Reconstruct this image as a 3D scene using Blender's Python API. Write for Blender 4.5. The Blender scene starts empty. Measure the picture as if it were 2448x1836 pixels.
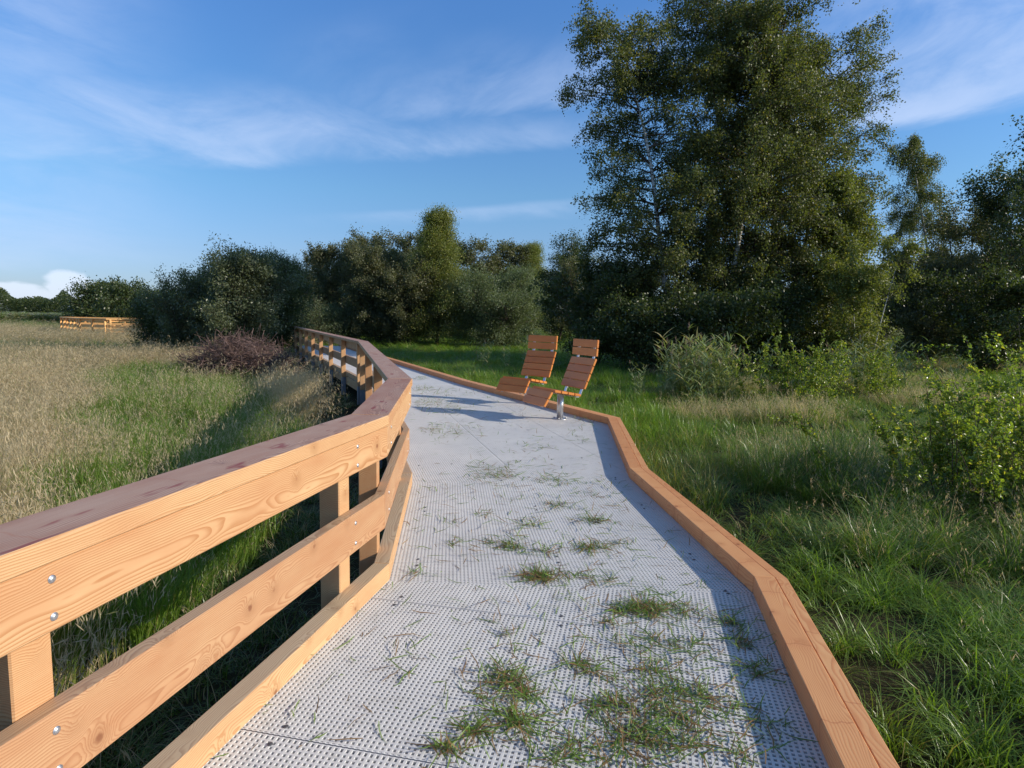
import bpy, bmesh, math
import numpy as np
from mathutils import Vector, Matrix
rng = np.random.default_rng(7)
R = math.radians
sc = bpy.context.scene
COL = sc.collection

# ------------------------------------------------------------------ camera
EYE = 1.65; FPX = 1475.0; TH = R(6.06); PHI = math.atan(0.0185)
cph, sph = math.cos(PHI), math.sin(PHI)
r0 = np.array([1, 0, 0.]); fw = np.array([0, math.cos(TH), -math.sin(TH)]); d0 = np.array([0, -math.sin(TH), -math.cos(TH)])
right = cph*r0 - sph*d0; down = sph*r0 + cph*d0
cam = bpy.data.cameras.new("camera"); camo = bpy.data.objects.new("camera", cam); COL.objects.link(camo)
cam.sensor_fit = 'HORIZONTAL'; cam.sensor_width = 36; cam.lens = 36*FPX/2448; cam.clip_start = 0.05; cam.clip_end = 4000
M = Matrix((( right[0], -down[0], -fw[0], 0), (right[1], -down[1], -fw[1], 0), (right[2], -down[2], -fw[2], EYE), (0, 0, 0, 1)))
camo.matrix_world = M; sc.camera = camo

def ray(x, y): return (x-1224)*right + (y-918)*down + FPX*fw
def atY(x, y, Y):
    r = ray(x, y); t = Y/r[1]; return np.array([r[0]*t, Y, EYE+r[2]*t])
def inview(p, m=120):
    q = p - np.array([0, 0, EYE]); z = q@fw; z = np.where(z < .2, .2, z)
    x = q@right/z*FPX+1224; y = q@down/z*FPX+918
    return (q@fw > .3) & (x > -m) & (x < 2448+m) & (y < 1836+m*2.2)

# ------------------------------------------------------------------ world, sun
SUN_AZ, SUN_EL = R(101), R(24)       # azimuth clockwise from +Y
sdir = Vector((math.sin(SUN_AZ)*math.cos(SUN_EL), math.cos(SUN_AZ)*math.cos(SUN_EL), math.sin(SUN_EL)))
sun = bpy.data.lights.new("sun", 'SUN'); sun.energy = 4.1; sun.angle = R(0.53); sun.color = (1, .905, .76)
suno = bpy.data.objects.new("sun", sun); COL.objects.link(suno); suno.rotation_euler = sdir.to_track_quat('Z', 'Y').to_euler()
sc.view_settings.view_transform = 'Standard'; sc.view_settings.look = 'None'
sc.view_settings.exposure = 0.40; sc.view_settings.gamma = 1.0
sc.cycles.max_bounces = 6; sc.cycles.transparent_max_bounces = 8
sc.cycles.use_denoising = True

class NT:
    """small helper for writing node trees"""
    def __init__(s, tree): s.t = tree; s.n = tree.nodes; s.l = tree.links
    def add(s, typ, ins=None, out=0, **props):
        nd = s.n.new(typ)
        for k, v in props.items(): setattr(nd, k, v)
        for k, v in (ins or {}).items(): s.put(nd.inputs[k], v)
        return nd.outputs[out] if out is not None else nd
    def put(s, sock, v):
        if hasattr(v, 'is_output'): s.l.new(v, sock)
        else:
            if isinstance(v, (tuple, list)) and sock.type == 'RGBA' and len(v) == 3: v = (*v, 1)
            sock.default_value = v
    def m(s, op, a, b=None, c=None, clamp=False):
        ins = {0: a}
        if b is not None: ins[1] = b
        if c is not None: ins[2] = c
        return s.add('ShaderNodeMath', ins, operation=op, use_clamp=clamp)
    def v(s, op, a, b=None, out=0):
        ins = {0: a}
        if b is not None: ins[1] = b
        return s.add('ShaderNodeVectorMath', ins, out=out, operation=op)
    def mix(s, f, a, b, blend='MIX'):
        nd = s.n.new('ShaderNodeMix'); nd.data_type = 'RGBA'; nd.blend_type = blend
        s.put(nd.inputs[0], f); s.put(nd.inputs[6], a); s.put(nd.inputs[7], b); return nd.outputs[2]
    def ss(s, x, a, b):
        nd = s.n.new('ShaderNodeMapRange'); nd.interpolation_type = 'SMOOTHSTEP'
        s.put(nd.inputs[0], x); s.put(nd.inputs[1], a); s.put(nd.inputs[2], b); return nd.outputs[0]
    def noise(s, vec, scale, detail=2, rough=.5, dist=0, out=0):
        return s.add('ShaderNodeTexNoise', {'Vector': vec, 'Scale': scale, 'Detail': detail, 'Roughness': rough, 'Distortion': dist}, out=out)

world = bpy.data.worlds.new("World"); sc.world = world; world.use_nodes = True
W = NT(world.node_tree); W.n.clear()
sky = W.add('ShaderNodeTexSky', out=None, sky_type='NISHITA', sun_disc=False)
sky.sun_elevation = SUN_EL; sky.sun_rotation = SUN_AZ; sky.altitude = 0; sky.air_density = 1.0; sky.dust_density = 0.6; sky.ozone_density = 3.0
d = W.v('NORMALIZE', W.add('ShaderNodeTexCoord', out=0))
sx = W.add('ShaderNodeSeparateXYZ', {0: d}, out=None)
az = W.m('ARCTAN2', sx.outputs[0], sx.outputs[1]); el = W.m('ARCSINE', sx.outputs[2])
def skyang(x, y):
    r = ray(x, y); r = r/np.linalg.norm(r); return math.atan2(r[0], r[1]), math.asin(r[2])
# thin cirrus: banks with a hard lower edge and a soft, combed upper side
def cirrus(p0, p1, thick, fx0, fx1, amt, comb):
    a0, e0 = skyang(*p0); a1, e1 = skyang(*p1)
    base = W.m('MULTIPLY_ADD', W.m('SUBTRACT', az, a0), (e1-e0)/(a1-a0), e0)
    h = W.m('SUBTRACT', el, base)
    cv = W.add('ShaderNodeCombineXYZ', {0: W.m('MULTIPLY_ADD', h, comb, az), 1: W.m('MULTIPLY', h, 2.2), 2: amt*9})
    n = W.noise(cv, 5.5, 6, .62, .35); n2 = W.noise(cv, 1.9, 3, .55, .2)
    edge = W.ss(W.m('MULTIPLY_ADD', W.m('SUBTRACT', n, .5), .035, h), -.004, .02)
    fall = W.m('SUBTRACT', 1.0, W.ss(W.m('MULTIPLY_ADD', W.m('SUBTRACT', n2, .5), thick*1.6, h), 0.02, thick))
    wx = W.m('MULTIPLY', W.ss(az, fx0, fx0+.3), W.m('SUBTRACT', 1.0, W.ss(az, fx1-.3, fx1)))
    k = W.m('MULTIPLY', W.m('MULTIPLY', edge, fall), W.m('MULTIPLY', wx, W.ss(n, .22, .75)))
    return W.m('MULTIPLY', k, amt, clamp=True)
c1 = cirrus((300, 402), (1350, 352), .13, -.88, .25, .50, 1.2)
c2 = cirrus((650, 320), (1420, 250), .16, -.42, .40, .34, -1.0)
c3 = cirrus((2050, 310), (2448, 265), .42, .22, 1.5, .72, -.8)
c4 = cirrus((780, 548), (1350, 520), .03, -.40, .25, .34, 2.0)
c5 = cirrus((0, 655), (320, 640), .020, -1.2, -.42, .40, 2.0)
cl = W.m('MAXIMUM', W.m('MAXIMUM', c1, c2), W.m('MAXIMUM', c3, W.m('MAXIMUM', c4, c5)))
# small cumulus on the horizon at the left
cvec = W.add('ShaderNodeCombineXYZ', {0: W.m('MULTIPLY', az, 1.0), 1: W.m('MULTIPLY', el, 1.9), 2: 3.7})
cn = W.noise(cvec, 16, 5, .55)
aC, eC = skyang(165, 690); aD, eD = skyang(30, 695)
def blob(a, e, ra, re):
    q = W.m('ADD', W.m('POWER', W.m('DIVIDE', W.m('SUBTRACT', az, a), ra), 2.0), W.m('POWER', W.m('DIVIDE', W.m('SUBTRACT', el, e), re), 2.0))
    return W.m('SUBTRACT', 1.0, q)
bl = W.m('MAXIMUM', blob(aC, eC, .032, .026), W.m('MAXIMUM', blob(aC+.04, eC-.010, .05, .022), blob(aD, eD-.004, .06, .017)))
cu = W.ss(W.m('MULTIPLY_ADD', W.m('SUBTRACT', cn, .5), 2.2, bl), .0, .55)
cu = W.m('MULTIPLY', cu, W.m('GREATER_THAN', sx.outputs[1], 0.0))
hz = W.m('MULTIPLY', W.m('SUBTRACT', 1.0, W.ss(el, 0.0, .30)), .10)
def pw(v, pts):
    """piecewise-linear curve of v"""
    r_ = pts[0][1]
    for (a, ya), (b, yb) in zip(pts[:-1], pts[1:]):
        nd = W.add('ShaderNodeMapRange', {0: v, 1: a, 2: b, 3: 0.0, 4: yb-ya}, clamp=True); r_ = W.m('ADD', nd, r_)
    return r_
tint = W.add('ShaderNodeCombineXYZ', {0: pw(el, [(.03, .58), (.087, .60), (.19, .62), (.46, .65), (.9, .95)]), 1: pw(el, [(.03, .68), (.087, .72), (.19, .88), (.46, 1.02)]), 2: pw(el, [(.03, .98), (.087, .98), (.19, 1.07), (.46, 1.41), (.9, 1.05)])})
skyc = W.mix(hz, W.mix(1.0, sky.outputs[0], tint, 'MULTIPLY'), (3.4, 4.7, 6.4))
c = W.mix(cl, skyc, (4.4, 5.3, 7.2))
c = W.mix(W.m('MULTIPLY', cu, .55), c, (6.6, 7.2, 8.4))
bg = W.add('ShaderNodeBackground', {0: c, 1: 0.112})
W.add('ShaderNodeOutputWorld', {0: bg}, out=None)

# ------------------------------------------------------------------ object helpers
def tag(o, label=None, cat=None, group=None, kind=None):
    for k, v in (('label', label), ('category', cat), ('group', group), ('kind', kind)):
        if v: o[k] = v
    return o
def empty(name, loc=(0, 0, 0), rz=0):
    o = bpy.data.objects.new(name, None); COL.objects.link(o); o.location = loc; o.rotation_euler = (0, 0, rz); o.empty_display_size = .2; return o
def link(o, parent=None):
    COL.objects.link(o)
    if parent is not None:
        o.parent = parent
        o.matrix_parent_inverse = parent.matrix_basis.inverted()   # children keep world coordinates
    return o
def np_mesh(name, co, faces, mats, attr=None, smooth=False, midx=None):
    """faces: (N,k) int array or list of such arrays"""
    fl = faces if isinstance(faces, list) else [faces]
    fl = [np.asarray(f, dtype=np.int32) for f in fl if len(f)]
    me = bpy.data.meshes.new(name); co = np.asarray(co, dtype=np.float32)
    me.vertices.add(len(co)); me.vertices.foreach_set('co', co.ravel())
    idx = np.concatenate([f.ravel() for f in fl]); tot = np.concatenate([np.full(len(f), f.shape[1], np.int32) for f in fl])
    me.loops.add(len(idx)); me.loops.foreach_set('vertex_index', idx)
    me.polygons.add(len(tot)); me.polygons.foreach_set('loop_start', np.concatenate([[0], np.cumsum(tot)[:-1]]).astype(np.int32)); me.polygons.foreach_set('loop_total', tot)
    me.polygons.foreach_set('use_smooth', np.full(len(tot), bool(smooth)))
    if midx is not None: me.polygons.foreach_set('material_index', np.asarray(midx, np.int32))
    if attr is not None:
        a = me.attributes.new('v', 'FLOAT', 'POINT'); a.data.foreach_set('value', np.asarray(attr, np.float32))
    for m_ in (mats if isinstance(mats, (list, tuple)) else [mats]): me.materials.append(m_)
    me.update(calc_edges=True); me.validate(); return me
def bm_obj(name, bm, mats, parent=None, mw=None, smooth=False):
    me = bpy.data.meshes.new(name); bm.normal_update(); bm.to_mesh(me); bm.free()
    if smooth:
        for p in me.polygons: p.use_smooth = True
    for m_ in (mats if isinstance(mats, (list, tuple)) else [mats]): me.materials.append(m_)
    o = bpy.data.objects.new(name, me)
    if mw is not None: o.matrix_basis = mw
    return link(o, parent)

# ------------------------------------------------------------------ materials
def mat(name):
    m_ = bpy.data.materials.new(name); m_.use_nodes = True; t = NT(m_.node_tree); t.n.clear(); return m_, t
def out(t, s, disp=None):
    o = t.add('ShaderNodeOutputMaterial', {0: s}, out=None)
    return o
def wood(name, light, dark, knot=(.16, .045, .02), ring=.0075, rough=.55, spec=.3, fibre=.45, kn=4.6, kamt=1.0, redspot=0.0, big=.25, whorl=0.0):
    m_, t = mat(name)
    oi = t.add('ShaderNodeObjectInfo', out=None)
    tc = t.add('ShaderNodeTexCoord', out=3)
    rnd = oi.outputs['Random']
    off = t.add('ShaderNodeCombineXYZ', {0: t.m('MULTIPLY', rnd, 61.0), 1: t.m('MULTIPLY', t.m('FRACT', t.m('MULTIPLY', rnd, 17.3)), .05), 2: t.m('MULTIPLY', rnd, .03)})
    p = t.v('ADD', tc, off)
    ps = t.v('MULTIPLY', p, (.9, 3.0, 3.0))
    n1 = t.noise(ps, 1.6, 2, .5, out=1)
    wob = t.v('MULTIPLY', t.v('SUBTRACT', n1, (.5, .5, .5)), (0, .11, .11))
    # knots
    vo = t.add('ShaderNodeTexVoronoi', {'Vector': p, 'Scale': kn, 'Randomness': 1.0}, out=None)
    kd = t.m('DIVIDE', vo.outputs['Distance'], kn)
    kn_ = t.noise(p, 60, 2)
    kd = t.m('MULTIPLY_ADD', t.m('SUBTRACT', kn_, .5), .012, kd)
    q = t.v('ADD', p, wob)
    qs = t.add('ShaderNodeSeparateXYZ', {0: q}, out=None)
    cy_ = t.m('MULTIPLY_ADD', t.m('FRACT', t.m('MULTIPLY', rnd, 7.7)), .10, .02)
    rr = t.m('SQRT', t.m('ADD', t.m('POWER', t.m('ADD', qs.outputs[1], cy_), 2.0), t.m('POWER', t.m('ADD', qs.outputs[2], .035), 2.0)))
    bump_k = t.m('MULTIPLY', t.m('POWER', t.m('SUBTRACT', 1.0, t.ss(kd, 0.0, .10)), 2.0), .045)
    rr = t.m('ADD', rr, bump_k)
    rf = t.m('FRACT', t.m('DIVIDE', rr, ring))
    late = t.m('MULTIPLY', t.ss(rf, .25, .92), t.m('SUBTRACT', 1.0, t.ss(rf, .93, 1.0)))
    fib = t.noise(t.v('MULTIPLY', q, (2.5, 140, 140)), 1.0, 2, .6)
    blotch = t.noise(t.v('MULTIPLY', p, (1.5, 5, 5)), 1.5, 3, .6)
    f = t.m('MULTIPLY', late, t.m('MULTIPLY_ADD', blotch, .9, .35))
    f = t.m('ADD', f, t.m('MULTIPLY', t.m('SUBTRACT', fib, .5), fibre), clamp=True)
    colr = t.mix(f, light, dark)
    hue = t.m('MULTIPLY_ADD', t.m('SUBTRACT', blotch, .5), big*2, t.m('MULTIPLY_ADD', t.m('FRACT', t.m('MULTIPLY', rnd, 3.1)), .22, .89))
    colr = t.mix(1.0, colr, t.add('ShaderNodeCombineXYZ', {0: t.m('MULTIPLY_ADD', hue, .5, .5), 1: hue, 2: t.m('MULTIPLY_ADD', hue, 1.2, -.2)}), 'MULTIPLY')
    if redspot:
        rs = t.noise(t.v('MULTIPLY', p, (4.0, 14, 14)), 1.1, 2, .5)
        colr = t.mix(t.m('MULTIPLY', t.ss(rs, .63, .72), redspot), colr, (.22, .035, .03))
    if whorl:
        xs = t.add('ShaderNodeSeparateXYZ', {0: p}, out=None)
        wn = t.noise(t.v('MULTIPLY', p, (1.0, 9.0, 9.0)), 1.5, 2, .5)
        wf = t.m('ABSOLUTE', t.m('SUBTRACT', t.m('FRACT', t.m('MULTIPLY_ADD', wn, .12, t.m('MULTIPLY', xs.outputs[0], 1.7))), .5))
        colr = t.mix(t.m('MULTIPLY', t.m('SUBTRACT', 1.0, t.ss(wf, .002, .012)), whorl), colr, (.36, .11, .045))
        colr = t.mix(t.m('MULTIPLY', t.m('SUBTRACT', 1.0, t.ss(wf, .02, .14)), whorl*.3), colr, dark)
    kf = t.m('SUBTRACT', 1.0, t.ss(kd, .008, .019))
    colr = t.mix(t.m('MULTIPLY', kf, .85*kamt), colr, knot)
    halo = t.m('SUBTRACT', 1.0, t.ss(kd, .015, .06))
    colr = t.mix(t.m('MULTIPLY', halo, .35*kamt), colr, tuple(c*.8 for c in dark))
    bp = t.add('ShaderNodeBump', {'Strength': .25, 'Distance': .001, 'Height': t.m('ADD', late, fib)})
    b = t.add('ShaderNodeBsdfPrincipled', {'Base Color': colr, 'Roughness': rough, 'Specular IOR Level': spec, 'Normal': bp})
    out(t, b); return m_
WOOD = wood("larch_wood", (.56, .335, .170), (.40, .185, .072), big=.36)
WOODP = wood("pink_larch_wood", (.50, .295, .155), (.37, .18, .085), ring=.0065, big=.36)
WOODR = wood("red_larch_wood", (.63, .315, .135), (.52, .205, .08), ring=.007, redspot=.0, whorl=.5, fibre=.3)
TOPW = wood("weathered_handrail_top", (.44, .265, .185), (.28, .155, .11), knot=(.11, .02, .02), redspot=.8, rough=.55, spec=.22, kamt=.8, whorl=.25, big=.55)
KTOP = wood("weathered_kerb_top", (.50, .34, .20), (.34, .20, .11), rough=.5)
SEATW = wood("oiled_seat_slats", (.64, .23, .05), (.50, .155, .032), ring=.007, kamt=.15, rough=.4, spec=.4, big=.3)
def simple(name, colr, rough=.6, metal=0., spec=.5, nz=None, bump=0.):
    m_, t = mat(name); tc = t.add('ShaderNodeTexCoord', out=3)
    n = t.noise(tc, nz or 20, 4, .6)
    cc = t.mix(n, tuple(c*.8 for c in colr), tuple(min(1, c*1.15) for c in colr))
    b = {'Base Color': cc, 'Roughness': rough, 'Metallic': metal, 'Specular IOR Level': spec}
    if bump: b['Normal'] = t.add('ShaderNodeBump', {'Strength': bump, 'Distance': .003, 'Height': n})
    out(t, t.add('ShaderNodeBsdfPrincipled', b)); return m_
STEEL = simple("brushed_steel", (.62, .62, .63), .38, .9, nz=60)
CONC = simple("grey_recycled_post", (.26, .27, .29), .8, nz=30, bump=.3)
CLIP = simple("dull_clip_metal", (.16, .16, .17), .5, .7)
def grating_mat():
    m_, t = mat("white_plastic_grating"); geo = t.add('ShaderNodeNewGeometry', out=None); P = geo.outputs['Position']
    n = t.noise(P, 1.3, 4, .6); n2 = t.noise(P, 9, 4, .65); n3 = t.noise(P, 120, 2)
    cc = t.mix(t.ss(n, .3, .7), (.56, .555, .545), (.635, .625, .605))
    cc = t.mix(t.m('MULTIPLY', t.ss(n2, .52, .75), .38), cc, (.33, .31, .26))
    cc = t.mix(t.m('MULTIPLY', t.ss(n3, .62, .8), .25), cc, (.42, .41, .38))
    out(t, t.add('ShaderNodeBsdfPrincipled', {'Base Color': cc, 'Roughness': .5, 'Specular IOR Level': .35})); return m_
GRAT = grating_mat()

def leafmat(name, c1, c2, c3=None, rough=.45, trans=.35, spec=.35, transc=None, island=True, f3=.12):
    m_, t = mat(name)
    v = t.add('ShaderNodeAttribute', attribute_name='v', out=2)
    oi = t.add('ShaderNodeObjectInfo', out=None).outputs['Random']
    geo = t.add('ShaderNodeNewGeometry', out=None).outputs['Position']
    n = t.noise(geo, .8, 2)
    f = t.m('ADD', t.m('MULTIPLY', v, .65), t.m('MULTIPLY', t.m('SUBTRACT', n, .3), .7), clamp=True)
    cc = t.mix(f, c1, c2)
    if c3: cc = t.mix(t.m('GREATER_THAN', t.m('FRACT', t.m('MULTIPLY', v, 7.31)), 1-f3), cc, c3)
    b = t.add('ShaderNodeBsdfPrincipled', {'Base Color': cc, 'Roughness': rough, 'Specular IOR Level': spec})
    tr = t.add('ShaderNodeBsdfTranslucent', {0: t.mix(1.0, cc, transc or (1.5, 1.6, .6), 'MULTIPLY')})
    out(t, t.add('ShaderNodeMixShader', {0: trans, 1: b, 2: tr})); return m_
L_BIRCH = leafmat("birch_leaves", (.066, .086, .030), (.150, .165, .052), (.24, .20, .035), f3=.05, rough=.5, spec=.4)
L_BIRCHY = leafmat("yellowing_birch_leaves", (.12, .15, .035), (.22, .235, .065), (.32, .29, .07), f3=.06, rough=.5, spec=.4)
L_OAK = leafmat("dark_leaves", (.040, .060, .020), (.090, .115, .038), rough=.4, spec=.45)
L_WIL = leafmat("willow_leaves", (.080, .100, .052), (.155, .175, .095), (.15, .17, .09), f3=.08, rough=.4, spec=.5)
L_WILG = leafmat("grey_willow_leaves", (.11, .145, .075), (.19, .225, .125), rough=.5)
L_BRN = leafmat("brownish_leaves", (.085, .095, .048), (.155, .16, .085), (.15, .12, .05), f3=.06)
L_SAP = leafmat("sapling_leaves", (.11, .17, .03), (.25, .31, .05), (.42, .40, .06), f3=.12, rough=.3, spec=.6, trans=.45)
G_TAN = leafmat("dry_seed_grass", (.53, .425, .26), (.70, .58, .38), (.30, .31, .12), f3=.06, rough=.6, trans=.5, transc=(1.1, 1.05, .8), spec=.2)
G_MIX = leafmat("meadow_grass", (.12, .17, .035), (.26, .29, .07), (.45, .36, .18), f3=.18, rough=.5, trans=.35)
G_GRN = leafmat("green_grass", (.10, .18, .026), (.22, .34, .055), (.30, .27, .09), f3=.05, rough=.38, trans=.4, spec=.45)
G_DRK = leafmat("deep_green_grass", (.060, .120, .024), (.16, .25, .055), (.22, .22, .07), f3=.06, rough=.33, trans=.35, spec=.6)
G_REED = leafmat("reed_leaves", (.15, .20, .08), (.32, .36, .17), (.42, .36, .18), f3=.12, rough=.4, trans=.3)
G_PLUME = leafmat("reed_plumes", (.20, .13, .10), (.34, .25, .19), rough=.8, trans=.2, transc=(1, 1, 1))
G_CLIP = leafmat("cut_grass", (.08, .15, .02), (.20, .29, .06), (.23, .14, .06), f3=.36, rough=.45, trans=.2)
def bark(name, a, b_, sc_=(3, 3, 14), th=.55):
    m_, t = mat(name); geo = t.add('ShaderNodeNewGeometry', out=None).outputs['Position']
    n = t.noise(t.v('MULTIPLY', geo, sc_), 1.0, 4, .6)
    cc = t.mix(t.ss(n, th-.06, th+.06), a, b_)
    out(t, t.add('ShaderNodeBsdfPrincipled', {'Base Color': cc, 'Roughness': .8, 'Specular IOR Level': .2})); return m_
B_BIRCH = bark("birch_bark", (.62, .60, .55), (.07, .06, .05))
B_TWIG = bark("twig_bark", (.07, .05, .035), (.13, .10, .08), (2, 2, 2))
B_BRUSH = bark("dead_twigs", (.12, .075, .065), (.23, .155, .135), (4, 4, 4))

# ------------------------------------------------------------------ plan of the boardwalk (metres)
LP = [(-1.93, -1.75), (-.745, 3.72), (-.97, 5.98), (-3.415, 14.62), (-11.6, 32.87)]     # inner edge of left kerb
RP = [(.25, -2.21), (1.499, 3.63), (1.254, 6.376), (1.535, 9.724), (-1.213, 15.078), (-9.45, 33.5)]
LP = [np.array(p) for p in LP]; RP = [np.array(p) for p in RP]
# straighten the first right segment so that it runs parallel to the left one
d1 = (LP[1]-LP[0])/np.linalg.norm(LP[1]-LP[0]); d1r = np.array([1.499-1.211, 3.63-2.146]); d1r /= np.linalg.norm(d1r)
RP[0] = RP[1]-d1r*5.9
def offset(poly, o, side):
    """polyline shifted sideways by o with mitred corners; side +1 = left of travel"""
    res = []
    n = len(poly); ds = [(poly[i+1]-poly[i])/np.linalg.norm(poly[i+1]-poly[i]) for i in range(n-1)]
    ns = [np.array([-d_[1], d_[0]])*side for d_ in ds]
    for i in range(n):
        if i == 0: res.append(poly[0]+ns[0]*o)
        elif i == n-1: res.append(poly[-1]+ns[-1]*o)
        else:
            m_ = ns[i-1]+ns[i]; m_ = m_/(m_@m_)*2*1.0
            m_ = (ns[i-1]+ns[i]); res.append(poly[i]+m_*o/(1+ns[i-1]@ns[i]))
    return res
def beam(name, a0, b0, a1, b1, z0, z1, mats, parent, topmat=None, bev=.004, zslope=0.):
    """plank between plan points a0,b0 (start: inner, outer) and a1,b1 (end)"""
    a0, b0, a1, b1 = [np.array([*p, 0.]) for p in (a0, b0, a1, b1)]
    X = (a1-a0); Lx = np.linalg.norm(X); X /= Lx; Z = np.array([0, 0, 1.]); Y = np.cross(Z, X)
    org = (a0+b0)/2 + Z*(z0+z1)/2
    mw = Matrix(((X[0], Y[0], 0, org[0]), (X[1], Y[1], 0, org[1]), (0, 0, 1, org[2]), (0, 0, 0, 1)))
    bm = bmesh.new(); vs = []
    for z in (z0, z1):
        for p in (a0, a1, b1, b0):
            q = p + Z*z - org; vs.append(bm.verts.new((q@X, q@Y, q[2])))
    for f in ((3, 2, 1, 0), (4, 5, 6, 7), (0, 1, 5, 4), (1, 2, 6, 5), (2, 3, 7, 6), (3, 0, 4, 7)): bm.faces.new([vs[i] for i in f])
    bmesh.ops.recalc_face_normals(bm, faces=bm.faces)
    if bev: bmesh.ops.bevel(bm, geom=list(bm.edges), offset=bev, segments=1, affect='EDGES')
    bm.normal_update()
    if topmat:
        for f in bm.faces:
            if f.normal.z > .9: f.material_index = 1
    return bm_obj(name, bm, [mats, topmat] if topmat else mats, parent, mw)
def sidebeam(name, poly, i, o0, o1, z0, z1, side, mats, parent, topmat=None, gap=.001, t0=0., t1=1., bev=.004):
    A = offset(poly, o0, side); B = offset(poly, o1, side)
    a0, a1, b0, b1 = A[i], A[i+1], B[i], B[i+1]
    if t0 > 0 or t1 < 1:
        L = np.linalg.norm(poly[i+1]-poly[i]); u = (poly[i+1]-poly[i])/L; n = np.array([-u[1], u[0]])*side
        if t0 > 0: a0 = poly[i]+u*t0*L+n*o0; b0 = poly[i]+u*t0*L+n*o1
        if t1 < 1: a1 = poly[i]+u*t1*L+n*o0; b1 = poly[i]+u*t1*L+n*o1
    u = (a1-a0)/np.linalg.norm(a1-a0)
    return beam(name, a0+u*gap, b0+u*gap, a1-u*gap, b1-u*gap, z0, z1, mats, parent, topmat, bev)

# ------------------------------------------------------------------ ground
def vnoise(x, y, s, seed=0):
    """cheap smooth value noise in plain numpy"""
    r = np.random.default_rng(seed).random((64, 64)); x = np.asarray(x)/s+17.3; y = np.asarray(y)/s+9.1
    xi = np.floor(x).astype(int); yi = np.floor(y).astype(int); fx = x-xi; fy = y-yi
    fx = fx*fx*(3-2*fx); fy = fy*fy*(3-2*fy); g = lambda i, j: r[i % 64, j % 64]
    return (g(xi, yi)*(1-fx)+g(xi+1, yi)*fx)*(1-fy)+(g(xi, yi+1)*(1-fx)+g(xi+1, yi+1)*fx)*fy
def seg_side(x, y):
    """+ right of the boardwalk centre line, - left; signed distance approx"""
    C = [(LP[i]+RP[min(i, 2) if i < 3 else i+1])/2 for i in range(5)]
    best = np.full(np.shape(x), 1e9); sg = np.zeros(np.shape(x))
    for i in range(4):
        u = C[i+1]-C[i]; L = np.linalg.norm(u); u = u/L
        t = np.clip((x-C[i][0])*u[0]+(y-C[i][1])*u[1], 0 if i else -50, L if i < 3 else 1e3)
        px = C[i][0]+u[0]*t; py = C[i][1]+u[1]*t; dd = np.hypot(x-px, y-py)
        s = np.sign((x-px)*u[1]-(y-py)*u[0]); m_ = dd < best; best = np.where(m_, dd, best); sg = np.where(m_, s*dd, sg)
    return sg
def gz(x, y):
    x = np.asarray(x, float); y = np.asarray(y, float)
    s = seg_side(x, y); k = 1/(1+np.exp(-(s)/.6))
    base = -.56*(1-k)-.34*k
    far = np.clip((np.hypot(x, y)-40)/60, 0, 1)
    return base + ((vnoise(x, y, 1.7, 1)-.5)*.14+(vnoise(x, y, .6, 2)-.5)*.05)*(1-far) + (vnoise(x, y, 6, 3)-.5)*.12*(1-far)
ax = np.concatenate([-np.geomspace(16, 900, 40)[::-1], np.arange(-15.75, 15.8, .25), np.geomspace(16, 900, 40)])
ay = np.concatenate([[-200, -60, -20], np.arange(-6, 34, .25), np.geomspace(34, 2500, 60)])
gx, gy = np.meshgrid(ax, ay); nx, ny = len(ax), len(ay)
ii = (np.arange(ny-1)[:, None]*nx+np.arange(nx-1)[None]).ravel()
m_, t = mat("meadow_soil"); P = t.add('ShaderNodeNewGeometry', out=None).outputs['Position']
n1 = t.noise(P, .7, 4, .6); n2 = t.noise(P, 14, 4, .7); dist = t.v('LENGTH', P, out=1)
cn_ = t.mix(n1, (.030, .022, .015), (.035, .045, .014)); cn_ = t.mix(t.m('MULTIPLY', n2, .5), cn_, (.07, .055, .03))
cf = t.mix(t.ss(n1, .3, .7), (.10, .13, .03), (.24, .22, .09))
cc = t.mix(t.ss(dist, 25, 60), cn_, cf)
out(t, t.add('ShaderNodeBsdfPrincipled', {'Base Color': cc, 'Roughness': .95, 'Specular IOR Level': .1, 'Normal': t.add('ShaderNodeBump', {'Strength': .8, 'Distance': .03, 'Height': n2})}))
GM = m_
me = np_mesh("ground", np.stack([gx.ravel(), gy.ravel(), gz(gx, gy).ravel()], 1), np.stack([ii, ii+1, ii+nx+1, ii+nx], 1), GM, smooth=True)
go = bpy.data.objects.new("ground", me); COL.objects.link(go); tag(go, "dark soil and low growth of the meadow floor", None, None, 'structure'); 

# ------------------------------------------------------------------ boardwalk deck
deck = empty("boardwalk"); tag(deck, "white perforated plastic boardwalk bending through the meadow", "boardwalk", kind='structure')
def in_poly(poly, p):
    s = False; n = len(poly); j = n-1
    for i in range(n):
        if ((poly[i][1] > p[1]) != (poly[j][1] > p[1])) and (p[0] < (poly[j][0]-poly[i][0])*(p[1]-poly[i][1])/(poly[j][1]-poly[i][1])+poly[i][0]): s = not s
        j = i
    return s
def clip_line(poly, p, u):
    """interval(s) of the line p+t*u inside a convex-ish polygon"""
    ts = []; n = len(poly); w = np.array([-u[1], u[0]])
    for i in range(n):
        a, b = poly[i]-p, poly[(i+1) % n]-p; da, db = a@w, b@w
        if (da > 0) != (db > 0): q = a+(b-a)*(da/(da-db)); ts.append(q@u)
    ts.sort(); return [(ts[k], ts[k+1]) for k in range(0, len(ts)-1, 2)]
def clip_half(poly, p, n_):
    res = []
    for i in range(len(poly)):
        a, b = poly[i], poly[(i+1) % len(poly)]; da, db = (a-p)@n_, (b-p)@n_
        if da >= 0: res.append(a)
        if (da > 0) != (db > 0): res.append(a+(b-a)*(da/(da-db)))
    return res
PITCH, BAR, THK = .0245, .0120, .026
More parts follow.
